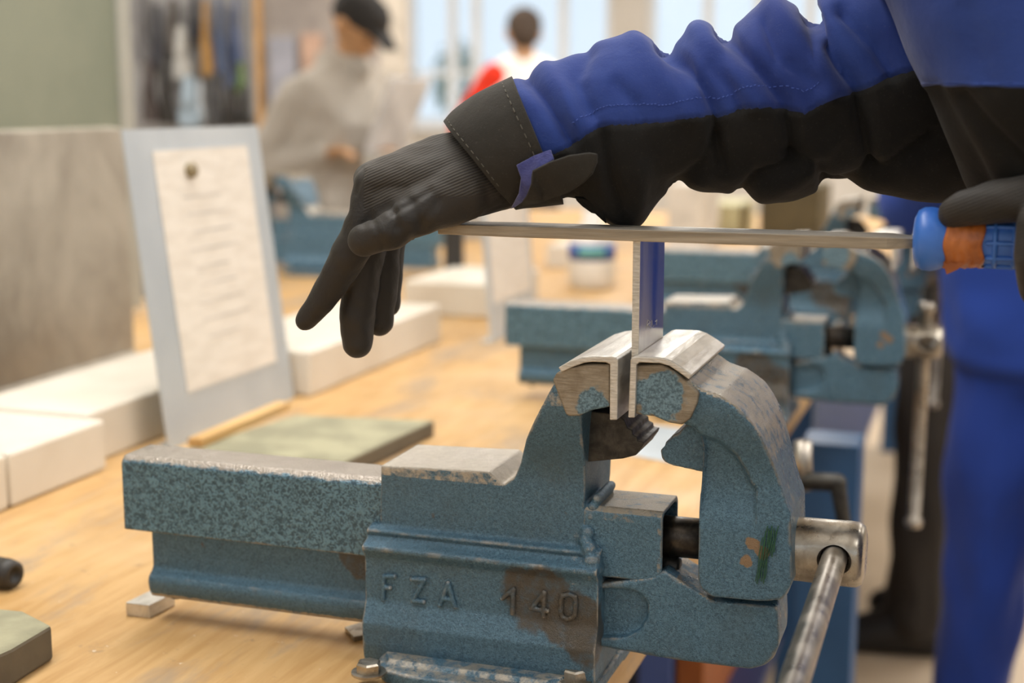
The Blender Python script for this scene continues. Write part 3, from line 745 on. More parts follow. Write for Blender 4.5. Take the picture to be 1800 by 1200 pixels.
th0, th1 = Vector(P3(745, 385, -.095, 0)[:3]), Vector(P3(635, 422, -.1, 0)[:3])
kv = []
creases = [((690, 368), (698, 400), 8, .0020), ((655, 385), (676, 440), 5, .0006), ((722, 352), (740, 398), 10, .0014), ((755, 335), (690, 372), 7, .0020), ((770, 352), (725, 420), 9, .0012), ((700, 340), (640, 395), 8, .0010), ((640, 300), (626, 340), 5, .0008)]
def proj(p):
    d = p-CAM; w = d.dot(FW); return 900+FPX*d.dot(RT)/w, 600-FPX*d.dot(UP)/w
def segd(u, v, a, b):
    ax, ay = a; bx, by = b; dx, dy = bx-ax, by-ay; t = max(0, min(1, ((u-ax)*dx+(v-ay)*dy)/(dx*dx+dy*dy)))
    return math.hypot(u-ax-dx*t, v-ay-dy*t)
def gl(c, n):
    u_, v_ = proj(c)
    d = 0
    if n.y < .3:
        for a, b, w, amp in creases: d -= amp*math.exp(-(segd(u_, v_, a, b)/w)**2)
    d += .0009*noise.noise(c*90) + .0007*noise.noise(c*45)
    g = max(0, min(1, (n.z*.6 - n.y*.35 + .25)*1.5)) if u_ > 640 and v_ < 345 + max(0, (700-u_))*.5 else 0.0
    dthumb = segd(u_, v_, (745, 375), (635, 422))
    kv.append(g*max(0, min(1, (dthumb-30)/25)))
    return c + n*d
displace(me, gl)
k = me.attributes['knit']
k.data.foreach_set('value', kv)
link('right_glove', me, M['glove'], OP)['label'] = 'black knitted glove with fingers bent down over the file tip'

# jacket sleeve: rings given by their top and bottom outline points, depth and half thickness
SEAM = [(998, 256), (1045, 224), (1061, 217), (1114, 214), (1167, 211), (1256, 198), (1266, 204), (1299, 189), (1346, 185), (1383, 187), (1415, 196), (1457, 171), (1515, 158), (1562, 134), (1612, 122), (1760, 110)]
RINGS = [((897, 142), (985, 350), -.040, .048), ((922, 128), (1000, 346), -.038, .050), ((950, 118), (1022, 352), -.035, .052), ((975, 111), (1045, 372), -.032, .053), ((1008, 94), (1068, 390), -.028, .055), ((1036, 80), (1090, 398), -.025, .056),
         ((1061, 71), (1108, 398), -.022, .057), ((1090, 64), (1128, 388), -.018, .058), ((1116, 62), (1144, 368), -.014, .058), ((1145, 74), (1163, 345), -.010, .058), ((1167, 83), (1188, 330), -.006, .058), ((1190, 76), (1212, 332), -.002, .058),
         ((1219, 50), (1240, 336), .002, .060), ((1242, 45), (1268, 340), .006, .060), ((1270, 58), (1292, 343), .010, .060), ((1299, 38), (1318, 345), .014, .062), ((1325, 16), (1340, 349), .018, .064), ((1357, 4), (1368, 352), .022, .064),
         ((1392, 10), (1400, 349), .028, .064), ((1424, 24), (1428, 340), .034, .064), ((1446, -8), (1456, 327), .040, .066), ((1490, -34), (1496, 329), .05, .068), ((1545, -50), (1550, 338), .06, .070), ((1610, -60), (1610, 350), .07, .072), ((1690, -70), (1680, 358), .085, .075), ((1800, -80), (1780, 365), .10, .078)]
def catmull(rows, t):
    i = min(len(rows)-2, int(t)); f = t-i
    p = [rows[max(0, min(len(rows)-1, j))] for j in (i-1, i, i+1, i+2)]
    return [.5*((2*b)+(c-a)*f+(2*a-5*b+4*c-d)*f*f+(3*b-a-3*c+d)*f**3) for a, b, c, d in zip(*p)]
VALLEYS = [([(1166, 82), (1205, 115), (1240, 150), (1262, 204), (1268, 290)], 13, .0065), ([(1272, 58), (1300, 90), (1345, 130), (1385, 186), (1400, 280)], 14, .0065),
           ([(1424, 20), (1450, 60), (1480, 110), (1512, 158), (1530, 300)], 14, .009), ([(925, 135), (955, 170), (985, 215), (1003, 250)], 13, .0055), ([(1030, 90), (1012, 140), (1040, 200)], 16, .0035),
           ([(1085, 150), (1120, 185), (1125, 214)], 12, .0020), ([(1250, 120), (1290, 160), (1300, 190)], 10, .0022), ([(1480, 20), (1540, 80), (1570, 130)], 12, .005), ([(1345, 40), (1370, 100), (1440, 150)], 12, .0035),
           ([(1060, 230), (1075, 320), (1100, 380)], 12, .004), ([(1188, 330), (1240, 290), (1260, 240)], 14, .005), ([(1300, 345), (1330, 310), (1400, 290)], 12, .005), ([(1452, 327), (1440, 290), (1380, 270)], 12, .005), ([(1460, 330), (1560, 300), (1640, 240)], 14, .006)]
RIDGES = [([(1115, 64), (1150, 110), (1190, 170), (1210, 205)], 18, .003), ([(1225, 50), (1262, 90), (1300, 140), (1330, 185)], 18, .004), ([(1357, 6), (1395, 60), (1430, 120), (1455, 170)], 18, .005), ([(960, 120), (990, 160), (1015, 215)], 15, .0035), ([(1130, 300), (1120, 360), (1110, 390)], 16, .003), ([(1340, 345), (1400, 320), (1470, 240)], 16, .003)]
def pld(pl, u, v): return min(segd(u, v, a, b) for a, b in zip(pl, pl[1:]))
def fold(p, n):
    u, v = proj(p)
    k = 1.0 if n.y < .2 else .4
    d = 0
    for pl, w, a in VALLEYS: d -= 1.35*a*math.exp(-(pld(pl, u, v)/w)**2)
    for pl, w, a in RIDGES: d += a*math.exp(-(pld(pl, u, v)/w)**2)
    return p + n*(d*k + .0016*noise.noise(p*26) + .0008*noise.noise(p*70))
def loft(rings, NS, nph, seamfn, foldfn):
    """returns rows of points; columns: front-top .. bottom .. back; seam sits on a fixed column"""
    flat = [[r[0][0], r[0][1], r[1][0], r[1][1], r[2], r[3]] for r in rings]
    grid = []
    for i in range(NS+1):
        tu, tv, bu, bv, y, d = catmull(flat, (len(flat)-1)*i/NS)
        s = seamfn(tu, tv, bu, bv)
        ps = math.acos(max(-1, min(1, 1-2*s)))
        T, B = WY(tu, tv, y), WY(bu, bv, y)
        mid, ax = (T+B)/2, (T-B)/2
        nr = CAM-mid; nr.z *= .4; nr = nr.normalized()*d
        row = []
        phs = [ps*j/nph for j in range(nph)] + [ps+(math.pi-ps)*j/nph for j in range(nph)]
        for ph in phs: row.append(mid + ax*math.cos(ph) + nr*math.sin(ph))
        pb = 2*math.pi-ps
        for ph in [math.pi+(pb-math.pi)*j/nph for j in range(nph)] + [pb+ps*j/nph for j in range(nph)]: row.append(mid + ax*math.cos(ph) + nr*math.sin(ph))
        grid.append(row)
    n = len(grid[0])
    out = []
    for i, row in enumerate(grid):
        o = []
        for j, p in enumerate(row):
            ta = grid[min(NS, i+1)][j]-grid[max(0, i-1)][j]; tb = row[(j+1) % n]-row[j-1]
            nn = ta.cross(tb)
            nn = nn.normalized() if nn.length > 1e-9 else Vector((0, -1, 0))
            c = sum(row, Vector())/n
            if nn.dot(p-c) < 0: nn = -nn
            o.append(foldfn(p, nn))
        out.append(o)
    return out
def strip(name, grid, cols, mat, parent, i0=0, i1=None, thick=.0012, closed=False, off=0):
    i1 = len(grid)-1 if i1 is None else i1
    bm = bmesh.new(); n = len(grid[0])
    vs = {}
    def vt(i, j):
        j %= n
        if (i, j) not in vs: vs[i, j] = bm.verts.new(grid[i][j])
        return vs[i, j]
    for i in range(i0, i1):
        for j in cols: bm.faces.new((vt(i, j), vt(i+1, j), vt(i+1, j+1), vt(i, j+1)))
    bmesh.ops.recalc_face_normals(bm, faces=bm.faces)
    me = baked(mesh_of(bm, True), [('SOLIDIFY', dict(thickness=thick, offset=off))])
    me.polygons.foreach_set('use_smooth', [True]*len(me.polygons))
    return link(name, me, mat, parent)
def seam_right(tu, tv, bu, bv):
    if tu < 905: pass
    best = .5
    for k in range(101):
        u, v = tu+(bu-tu)*k/100, tv+(bv-tv)*k/100
        if u < 998: lim = 256 + (998-u)*.4
        else: lim = polyat(SEAM, u)
        if v >= lim: return max(.15, k/100)
    return best
NP = 22
g = loft(RINGS, 190, NP, seam_right, fold)
ncol = len(g[0])
blue = list(range(0, NP)) + list(range(ncol-NP, ncol)); black = list(range(NP, ncol-NP))
strip('sleeve_blue_panel', g, blue, M['blue_cloth'], OP)['label'] = 'royal blue upper half of the sleeve'
strip('sleeve_black_panel', g, black, M['black_cloth'], OP)['label'] = 'black lower half of the sleeve'
# stitching just above the seam
bm = bmesh.new()
jst = NP-3
for i in range(24, 150):
    if i % 2: continue
    a, b = g[i][jst], g[i+1][jst]; n_ = Vector((0, -.0011, .0003)); bm_cyl(bm, a+n_, b+n_, .00030, n=5)
o = link('seam_stitching', mesh_of(bm), colour('4a62b4', .8), OP); o['kind'] = 'stuff'
# cuff
CUFF = [((783, 216), (906, 363), -.046, .047), ((800, 197), (920, 360), -.046, .048), ((835, 172), (944, 357), -.044, .050), ((870, 154), (968, 354), -.042, .051), ((902, 139), (990, 352), -.040, .052)]
def cfold(p, n):
    return p + n*(.0010 + .0012*noise.noise(p*30))
gc = loft(CUFF, 40, NP, lambda *a: .5, cfold)
strip('sleeve_cuff', gc, list(range(ncol)), M['cuff_cloth'], OP, thick=.0032)['label'] = 'faded black sleeve cuff'
bm = bmesh.new()
for i in (4, 34):
    for j in range(0, NP*2, 2): bm_cyl(bm, gc[i][j]*.5+gc[i][j]*.5+Vector((0, -.0022, .0008)), gc[i][j+1]+Vector((0, -.0022, .0008)), .0004, n=5)
o = link('cuff_stitching', mesh_of(bm), colour('5a564c', .8), OP); o['kind'] = 'stuff'
# cuff strap: blue velcro with a black tab
def tab(name, pts, y, th, mat, bulge=.004):
    bm = bmesh.new()
    P = [WY(u, v, yy) for (u, v, yy) in pts]
    f = bm.faces.new([bm.verts.new(p) for p in P]); bmesh.ops.triangulate(bm, faces=[f])
    bmesh.ops.subdivide_edges(bm, edges=bm.edges, cuts=2, use_grid_fill=True)
    me = baked(mesh_of(bm, True), [('SOLIDIFY', dict(thickness=th, offset=0)), ('BEVEL', dict(width=th*.3, segments=2, limit_method='ANGLE', angle_limit=1.0))])
    return link(name, me, mat, OP)
tab('velcro_strip', [(908, 290, -.096), (938, 274, -.095), (968, 263, -.094), (974, 280, -.096), (948, 300, -.098), (936, 330, -.096), (922, 352, -.086), (905, 364, -.074), (898, 366, -.070), (912, 340, -.090), (916, 312, -.096)], 0, .002, M['velcro'])
tab('cuff_tab', [(936, 300, -.102), (965, 285, -.104), (1000, 273, -.104), (1035, 268, -.104), (1050, 270, -.103), (1050, 285, -.103), (1042, 305, -.103), (1025, 322, -.102), (1000, 338, -.098), (960, 352, -.090), (925, 360, -.080), (912, 362, -.076), (925, 345, -.094), (934, 322, -.101)], 0, .003, M['cuff_cloth'])
tab('cuff_tab', [(1010, 345, -.06), (1040, 350, -.06), (1062, 372, -.055), (1066, 392, -.05), (1050, 378, -.055), (1025, 360, -.06)], 0, .003, M['black_cloth'])
# near shoulder and hanging jacket front: horizontal rings, from the top down
FRONT = [((1850, -372), (1990, -366), -.01, .03), ((1600, -235), (2090, -255), -.005, .095), ((1530, -60), (1960, -90), .00, .10), ((1552, -10), (1965, -30), -.002, .10), ((1574, 40), (1970, 30), -.004, .10), ((1596, 90), (1975, 90), -.006, .098), ((1618, 140), (1980, 145), -.008, .096), ((1622, 153), (1981, 158), -.008, .096), ((1646, 205), (1985, 215), -.004, .092), ((1672, 262), (1990, 280), .002, .086), ((1698, 318), (1995, 335), .01, .08), ((1716, 350), (2000, 375), .015, .075)]
FV = [([(1690, 170), (1740, 230), (1800, 290)], 16, .006), ([(1640, 160), (1700, 260), (1740, 340)], 14, .005), ([(1700, 20), (1720, 90), (1740, 150)], 22, .0025)]
def ffold(p, n):
    u, v = proj(p); d = 0
    for pl, w, a in FV: d -= a*math.exp(-(pld(pl, u, v)/w)**2)
    return p + n*(d + .002*noise.noise(p*22))
gf = loft(FRONT, 110, NP, lambda *a: .5, ffold)
cut = 70
strip('jacket_blue_shoulder', gf, list(range(ncol)), M['blue_cloth'], OP, 0, cut)
strip('jacket_black_front', gf, list(range(ncol)), M['black_cloth'], OP, cut)
# gloved left hand on the file handle
bm = bmesh.new()
bm_chain(bm, [P3(1676, 376, -.072, .0098), P3(1700, 366, -.074, .0118), P3(1745, 356, -.076, .0138), P3(1800, 350, -.078, .0155), P3(1850, 350, -.076, .0165)], 3)
pal = [P3(1850, 350, -.076, .0165), P3(1855, 345, -.055, .0165), P3(1860, 345, -.035, .016), P3(1930, 350, -.08, .026), P3(1935, 345, -.035, .026), P3(1990, 360, -.06, .03)]
bm_hull(bm, pal, 3)
for k, (y, u0) in enumerate(((-.07, 1815), (-.05, 1850), (-.035, 1880))):
    bm_chain(bm, [P3(1858+k*8, 350, y, .0155), P3(u0+10, 395, -.100, .0130), P3(u0-6+10, 455, -.102, .0125), P3(u0+10, 510, -.085, .0115), P3(u0+12, 505, -.055, .010)], 3)
bm_chain(bm, [P3(1930, 380, -.03, .018), P3(1870, 420, -.02, .0145), P3(1810, 425, -.022, .012)], 3)
me = cast_mesh(bm, .0016, 8)
k = me.attributes.new('knit', 'FLOAT', 'POINT'); k.data.foreach_set('value', [.35]*len(me.vertices))
displace(me, lambda c, n: c + n*((.0010*noise.noise(c*80)+.0008*noise.noise(c*35))))
link('left_glove', me, M['glove'], OP)['label'] = 'black glove with the index finger along the handle'
# the rest of the body, to the right of the picture
bm = bmesh.new()
def B(x, y, z, r): return (x, y, z, r)
q = g[-1][0]*.5+g[-1][NP*2]*.5
S = WY(1930, -235, -.01)
bm_hull(bm, [B(S.x+.02, S.y, S.z, .085), B(.42, .16, .57, .085), B(.44, -.08, .60, .07), B(.58, .10, .30, .135), B(.58, -.10, .30, .135)])
bm_hull(bm, [B(.58, .10, .30, .135), B(.58, -.10, .30, .135), B(.72, .09, .04, .125), B(.72, -.09, .04, .125)])
bm_chain(bm, [B(.42, .16, .57, .085), B(q.x, q.y, q.z, .06)])
me = cast_mesh(bm, .008, 3); displace(me, lambda c, n: c + n*.008*noise.noise(c*13)); link('jacket_torso', me, M['blue_cloth'], OP)
bm = bmesh.new()
for sy in (1, -1): bm_chain(bm, [B(.74, sy*.09, .02, .12), B(.74, sy*.12, -.38, .085), B(.74+sy*.12, sy*.13, -.79, .065)])
link('trousers', cast_mesh(bm, .009, 3), M['blue_cloth'], OP)
for sy in (1, -1):
    bm = bmesh.new(); x = .74+sy*.12; bm_hull(bm, [B(x+.04, sy*.13, -.835, .045), B(x-.15, sy*.13, -.842, .036), B(x, sy*.13, -.80, .05)]); link('shoe', cast_mesh(bm, .006, 2), M['black_plastic'], OP)
HX, HZ = -.20, .045
def Hd(x, y, z, r): return (x+HX, y+.04, z+HZ, r)
bm = bmesh.new()
bm_hull(bm, [Hd(.60, 0, .80, .085), Hd(.56, 0, .79, .075), Hd(.535, 0, .72, .05)]); bm_chain(bm, [Hd(.60, 0, .74, .06), B(.44, .04, .60, .065)]); bm_hull(bm, [Hd(.475, 0, .745, .014), Hd(.49, 0, .77, .012)])
for sy in (1, -1): bm_hull(bm, [Hd(.60, sy*.082, .77, .015), Hd(.605, sy*.08, .745, .011)])
link('head', cast_mesh(bm, .005, 3), colour('c39670', .55), OP)
bm = bmesh.new(); bm_hull(bm, [Hd(.62, 0, .825, .092), Hd(.565, 0, .84, .07), Hd(.645, 0, .77, .075)]); link('hair', cast_mesh(bm, .006, 2), colour('2d241e', .8), OP)
adopt(OP)
# ------------------------------------------------------------------ further vises, copies of the first
def place_vise(t, label, rz=0):
    c = copy_tree(V); c.location = V.location + Vector((t[0], t[1], 0)); c.rotation_euler.z = rz; c['label'] = label
    for ch in list(c.children):
        if ch.name.startswith('green_ink'): bpy.data.objects.remove(ch)
    return c
V2 = place_vise((.1232, 1.0006), 'blurred blue bench vise right behind the sharp one, soft jaws open')
a = WY(215, 925, -.04); b = WZ(1224, 492, .0853); V3 = place_vise((b.x-a.x, b.y-a.y), 'farthest blue bench vise, seen just below the file blade')
b = WZ(560, 480, 0); V4 = place_vise((b.x-V.location.x-.1, b.y+.0), 'blue bench vise facing the far side, beside the grey-hooded man', math.pi)
for ch in V2.children + V3.children + V4.children:          # their tommy bars hang straight down, the second vise's jaws stand open
    if ch.name.startswith(('tommy_bar',)):
        bm = bmesh.new(); bm_lathe(bm, (xh-.004, YM, .165), (-.01, 0, -1), [(-.008, .004), (-.007, .010), (-.002, .0125), (.004, .0125), (.007, .0092), (.30, .0092), (.303, .0125), (.309, .0125), (.314, .010), (.315, .004)], 28)
        ch.data = mesh_of(bm, True); ch.data.materials.append(M['rod'])
    if ch.parent == V2 and ch.name.startswith(('movable_jaw', 'moving_arm', 'spindle_head', 'tommy_bar')) or (ch.parent == V2 and ch.name.startswith('pipe_jaw') and M['arm_paint'].name in [m.name for m in ch.data.materials]):
        ch.matrix_parent_inverse = Matrix.Translation((.012, 0, 0)) @ ch.matrix_parent_inverse
for dx, lab, i in ((.0, 'left soft jaw of the blurred second vise', 0), (.012, 'right soft jaw of the blurred second vise', 1)):
    src = [o for o in col.objects if o.name.startswith('soft_jaw')][i]
    c = src.copy(); col.objects.link(c); c.location = (.1232+dx, 1.0006, 0); c['label'] = lab

# ------------------------------------------------------------------ things on the bench
# row of white blocks along the middle of the bench
XT = -.776
def wblock(y0, y1, x0, x1, h, label):
    bm = bmesh.new(); bm_box(bm, (x0, y0, 0.0005), (x1, y1, h)); o = bev('white_block', bm, M['white_block'], None, .004); tag(o, label, 'block', 'white blocks along the bench')
ys = WX(18, 880, XT).y
wblock(ys-.55, ys-.002, -.965, XT, .0625, 'white block at the left picture edge, nearest of the row')
wblock(ys+.002, .396, -.965, XT, .0625, 'white block just left of the big paper stand')
wblock(.40, .86, -.99, XT-.03, .066, 'white block standing behind the big paper stand')
wblock(.865, 1.40, -.94, -.735, .070, 'long white block between the two paper stands')
wblock(1.70, 2.0, -.94, -.735, .070, 'farthest white block, beyond the small paper stand')
# paper stands: a grey sheet leaning back, bent foot, sheet of paper with a clip
def stand(label, bl, br, top, paper, clip, plab):
    A, Bq = WZ(*bl, 0), WZ(*br, 0); x = (A.x+Bq.x)/2; y0, y1 = A.y, Bq.y
    T = WY(*top, y0); S = empty('paper_stand', (x, (y0+y1)/2, 0), label, 'stand')
    dx, dz = T.x-x, T.z
    L_ = math.hypot(dx, dz); n = Vector((dz, 0, -dx)).normalized()
    def pt(s, t, o): return Vector((x, y0+(y1-y0)*s, 0)) + Vector((dx, 0, dz))*t + n*o
    def slab(name, s0, s1, t0, t1, o0, o1, mat, par):
        bm = bmesh.new(); vs = [bm.verts.new(pt(s, t, o)) for o in (o0, o1) for s, t in ((s0, t0), (s1, t0), (s1, t1), (s0, t1))]
        for f in ((3, 2, 1, 0), (4, 5, 6, 7), (0, 1, 5, 4), (1, 2, 6, 5), (2, 3, 7, 6), (3, 0, 4, 7)): bm.faces.new([vs[i] for i in f])
        bmesh.ops.recalc_face_normals(bm, faces=bm.faces)
        return link(name, mesh_of(bm), mat, par)
    slab('back_plate', 0, 1, .004, 1, -.003, 0, M['plate'], S)
    boxpart('foot_plate', (x-.022, y0, .0003), (x-.0, y1, .0033), M['plate'], S, .0005)
    adopt(S)
    s0, s1, t0, t1 = paper
    pp = slab('paper_sheet', s0, s1, t0, t1, .0006, .0016, M['paper'], None); tag(pp, plab, 'paper')
    if clip:
        cs, ct = clip
        # faint printed lines, too blurred to read
        for k in range(9):
            tt = t1 - (t1-t0)*(.20+.075*k); a0 = s0+(s1-s0)*(.22+.1*((k*7) % 3)/3); a1 = s0+(s1-s0)*(.62+.2*((k*5) % 4)/4)
            slab('printed_line', a0, a1, tt-.004, tt+.004, .0016, .0019, colour('dbd5cd', .8), pp)
        c = pt(cs, ct, .0017); bm = bmesh.new(); bm_lathe(bm, c, n, [(0, .010), (.008, .010), (.010, .008)], 24)
        tag(link('magnet', mesh_of(bm, True), colour('9a8a68', .4), None), 'small brass-coloured round magnet holding the sheet on the big paper stand', 'magnet')
    return x, y0, y1
stand('big grey sheet-metal stand holding a white paper sheet', (288, 790), (527, 700), (215, 228), (.17, .88, .155, .93), (.40, .86), 'large white printed sheet on the big grey stand')
stand('small far grey stand with a white sheet, right of the gloved hand', (862, 603), (945, 566), (846, 365), (.08, .92, .28, .98), None, 'small white sheet on the far grey stand')
# big sheet-metal screen with a green board above it
scr = empty('sheet_metal_screen', (-1.13, .5, 0), 'upright galvanised sheet-metal screen on the bench at the left edge', 'screen')
bm = bmesh.new(); bm_prism(bm, [(-1.132, .0005), (-1.13, .0005), (-1.13, .40), (-1.16, .404), (-1.16, .402), (-1.132, .398)], -.4, .99); bev('sheet', bm, M['zinc'], scr, .0004)
bm = bmesh.new(); bm_prism(bm, [(-1.128, .0005), (-1.07, .0005), (-1.07, .0025), (-1.128, .03)], -.4, .985); bev('bottom_lip', bm, M['zinc'], scr, .0004); adopt(scr)
gb = empty('notice_board', (-1.45, .8, FLOOR_Z), 'large plain grey-green board above the sheet-metal screen', 'board')
yg = WX(205, 100, -1.45).y
bm = bmesh.new(); bm_box(bm, (-1.47, -.6, .30), (-1.45, yg, 1.3)); link('panel', mesh_of(bm), M['green_board'], gb)
boxpart('edge_trim', (-1.475, yg, .02), (-1.443, yg+.045, 1.3), M['alu_trim'], gb, .002)
boxpart('support_post', (-1.475, -.58, .0005), (-1.455, -.54, .32), M['alu_trim'], gb, .002)
adopt(gb)
# mats, lath and small things
def slabz(name, pix, z, mat, label, cat, edge=None):
    pts = [WZ(u, v, z) for u, v in pix]; bm = bmesh.new()
    bm_prism(bm, [(p.x, p.y) for p in pts], .0005, z, 'z')
    o = bev(name, bm, mat if not edge else [mat, edge], None, .003)
    if edge:
        for p in o.data.polygons: p.material_index = 0 if p.normal.z > .6 else 1
    return tag(o, label, cat)
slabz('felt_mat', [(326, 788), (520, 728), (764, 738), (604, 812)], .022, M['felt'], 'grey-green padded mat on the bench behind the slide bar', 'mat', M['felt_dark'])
p0, p1 = WZ(345, 776, .03), WZ(537, 713, .03)
bm = bmesh.new(); bm_box(bm, (p0.x-.012, p0.y, .0225), (p0.x+.008, p1.y, .034)); tag(bev('wooden_lath', bm, M['lath'], None, .001), 'narrow pale wooden lath in front of the big paper stand', 'lath')
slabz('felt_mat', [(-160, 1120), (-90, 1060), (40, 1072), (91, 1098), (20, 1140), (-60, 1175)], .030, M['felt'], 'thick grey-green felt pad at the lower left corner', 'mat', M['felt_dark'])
q = WZ(8, 1042, 0)
tb = empty('file_grip', (q.x-.1, q.y+.02, 0), 'black round file grip with a hollow end on the bench at the left edge', 'handle')
bm = bmesh.new(); bm_lathe(bm, (q.x+.005, q.y+.01, .0145), (-1, .15, 0), [(.004, .006), (.0005, .0065), (0, .009), (.002, .0125), (.01, .014), (.05, .0135), (.09, .012), (.10, .008)], 32); link('grip', mesh_of(bm, True), M['black_plastic'], tb)
bm = bmesh.new(); bm_lathe(bm, (q.x+.0008, q.y+.0106, .0145), (-1, .15, 0), [(0, .0060), (.03, .0055)], 20); link('bore', mesh_of(bm), colour('0c0b0a', .9), tb); adopt(tb)
p0, p1, p2 = WZ(222, 1082, 0), WZ(263, 1087, 0), WZ(308, 1064, 0)
bm = bmesh.new(); bm_prism(bm, [(p.x, p.y) for p in (p0, p1, p2, p2+(p0-p1))], .0003, .0125, 'z'); tag(bev('steel_block', bm, M['alu'], None, .0006), 'small bright steel block on the bench below the slide bar', 'block')
p0, p1, p2, p3 = WZ(606, 1110, 0), WZ(622, 1128, 0), WZ(650, 1122, 0), WZ(640, 1100, 0)
bm = bmesh.new(); bm_prism(bm, [(p.x, p.y) for p in (p0, p1, p2, p3)], .0003, .0045, 'z'); tag(bev('metal_chip', bm, M['steel'], None, .0004), 'thin metal offcut on the bench beside the vise base', 'offcut')
slabz('paper_sheet', [(1060, 790), (1110, 742), (1260, 760), (1235, 815), (1180, 812)], .0012, M['plate'], 'pale grey sheet of paper on the bench seen through the vise jaws', 'paper')
# bottle with a blue label
q = WZ(1040, 505, 0)
bt = empty('bottle', (q.x, q.y, 0), 'white plastic bottle with a blue and turquoise label on the bench', 'bottle')
bm = bmesh.new(); bm_lathe(bm, q, (0, 0, 1), [(.0005, .05), (.01, .056), (.11, .056), (.14, .045), (.155, .022), (.185, .022)], 28); link('bottle_body', mesh_of(bm, True), colour('e8e4dc', .4), bt)
bm = bmesh.new(); bm_lathe(bm, q+Vector((0, 0, .070)), (0, 0, 1), [(0, .0568), (.038, .0568)], 28); link('label_band', mesh_of(bm, True), colour('2f55a8', .4), bt)
bm = bmesh.new()
d = (CAM-q); d.z = 0; d.normalize(); s = Vector((0, 0, 1)).cross(d)
an = [(-.6+.2*i) for i in range(7)]
for z0, z1 in ((.080, .101),):
    lo = [bm.verts.new(q+(d*math.cos(t)+s*math.sin(t))*.0575+Vector((0, 0, z0))) for t in an]; hi = [bm.verts.new(q+(d*math.cos(t)+s*math.sin(t))*.0575+Vector((0, 0, z1))) for t in an]
    for i in range(6): bm.faces.new((lo[i], lo[i+1], hi[i+1], hi[i]))
link('label_print', baked(mesh_of(bm, True), [('SOLIDIFY', dict(thickness=.0006))]), colour('6fb6b0', .4), bt)
adopt(bt)
# boards, a red box and other far things on the bench
slabz('wooden_board', [(1120, 500), (1175, 474), (1290, 480), (1240, 512)], .03, colour('cdb98c', .7), 'pale board lying on the bench left of the second vise', 'board')
def boxat(name, pix0, pix1, z0, depth, h, mat, label, cat, w=.003):
    a, b = WZ(*pix0, z0), WZ(*pix1, z0); bm = bmesh.new(); bm_box(bm, (min(a.x, b.x), a.y, z0+.0005), (max(a.x, b.x), a.y+depth, z0+h)); return tag(bev(name, bm, mat, None, w), label, cat)
boxat('box', (1222, 548), (1312, 552), 0, .16, .025, colour('d8714a', .6), 'orange-red flat box on the bench by the second vise', 'box')
boxat('box', (960, 470), (1000, 471), 0, .2, .06, colour('ece2d2', .7), 'small white box on the bench beside the bottle', 'box')
boxat('box', (1172, 440), (1232, 441), 0, .3, .20, colour('e6e0d6', .7), 'tall white box below the jacket sleeve, far down the bench', 'box')
boxat('box', (1240, 418), (1300, 419), 0, .3, .11, colour('cfc9a0', .7), 'pale yellow box far down the bench', 'box')
boxat('box', (1334, 425), (1442, 426), 0, .3, .18, colour('5b5138', .8), 'dark olive box far down the bench under the sleeve', 'box')
# blue post in front of the bench under the second vise, with a crank
a = WY(1404, 850, 1.02); b = WY(1508, 850, 1.02)
po = empty('vise_pedestal', ((a.x+b.x)/2, 1.07, FLOOR_Z), 'blue steel pedestal below the second vise', 'pedestal')
boxpart('post', (a.x, 1.02, FLOOR_Z+.02), (b.x, 1.11, -.05), M['steel_blue'], po); boxpart('foot', (a.x-.05, .97, FLOOR_Z), (b.x+.05, 1.16, FLOOR_Z+.02), M['steel_blue'], po)
adopt(po)
q = WY(1412, 850, .62)
cr = empty('crank_handle', (q.x, .62, q.z), 'grey steel crank hanging behind the moving jaw', 'crank')
q0, q1 = WY(1412, 775, .62), WY(1412, 860, .62); bm = bmesh.new(); bm_cyl(bm, q0, q1, .0105); link('crank_pin', mesh_of(bm, True), M['rod'], cr)
q2, q3 = WY(1405, 845, .62), WY(1472, 848, .60); bm = bmesh.new(); bm_hull(bm, [(*q2, .011), (*q3, .011)]); link('crank_arm', mesh_of(bm, True), M['black_iron'], cr)
q4 = WY(1485, 930, .60); bm = bmesh.new(); bm_hull(bm, [(*q3, .010), (*q4, .008)]); link('crank_grip', mesh_of(bm, True), M['black_iron'], cr)
bm = bmesh.new(); bm_box(bm, (EDGE-.02, q0.y-.02, q1.z-.012), (q0.x, q0.y+.02, q1.z+.01)); bev('crank_bracket', bm, M['black_iron'], cr); adopt(cr)
# things stored on the shelf under the bench
boxat('drawer_box', (1120, 1290), (1180, 1292), -.60, .5, .36, colour('5d6fa8', .5), 'violet-blue box under the bench below the vise', 'box')
boxat('drawer_box', (1186, 1290), (1236, 1292), -.60, .5, .50, colour('b3652c', .5), 'orange-brown box under the bench below the vise', 'box')
# dark pole and grey cabinet behind the bench
def post(name, pu0, pu1, v, depth, z0, z1, mat, label, cat, d=.08):
    a, b = WD(pu0, v, depth), WD(pu1, v, depth); w = (b-a).length; c = (a+b)/2
    bm = bmesh.new(); bm_box(bm, (-w/2, -d/2, 0), (w/2, d/2, z1-z0)); o = bev(name, bm, mat, None, .004); o.location = (c.x, c.y, z0); o.rotation_euler.z = YAW; return tag(o, label, cat)
post('black_post', 782, 815, 450, 3.3, .0005, .22, M['black_plastic'], 'black post behind the bench, between the glove and the file', 'post')
post('column', 655, 716, 100, 7.2, FLOOR_Z, 2.2, colour('d9cfc0', .8), 'beige column between the grey-hooded man and the window', 'column', .3)
post('white_board', 462, 596, 20, 5.953, .75, 1.5, colour('fbfaf8', .6), 'white board on the wall left of the black cap', 'board', .03)
post('timber_upright', 436, 460, 60, 5.945, FLOOR_Z, 1.5, colour('d8a868', .6), 'orange wooden upright beside the white board', 'board', .04)
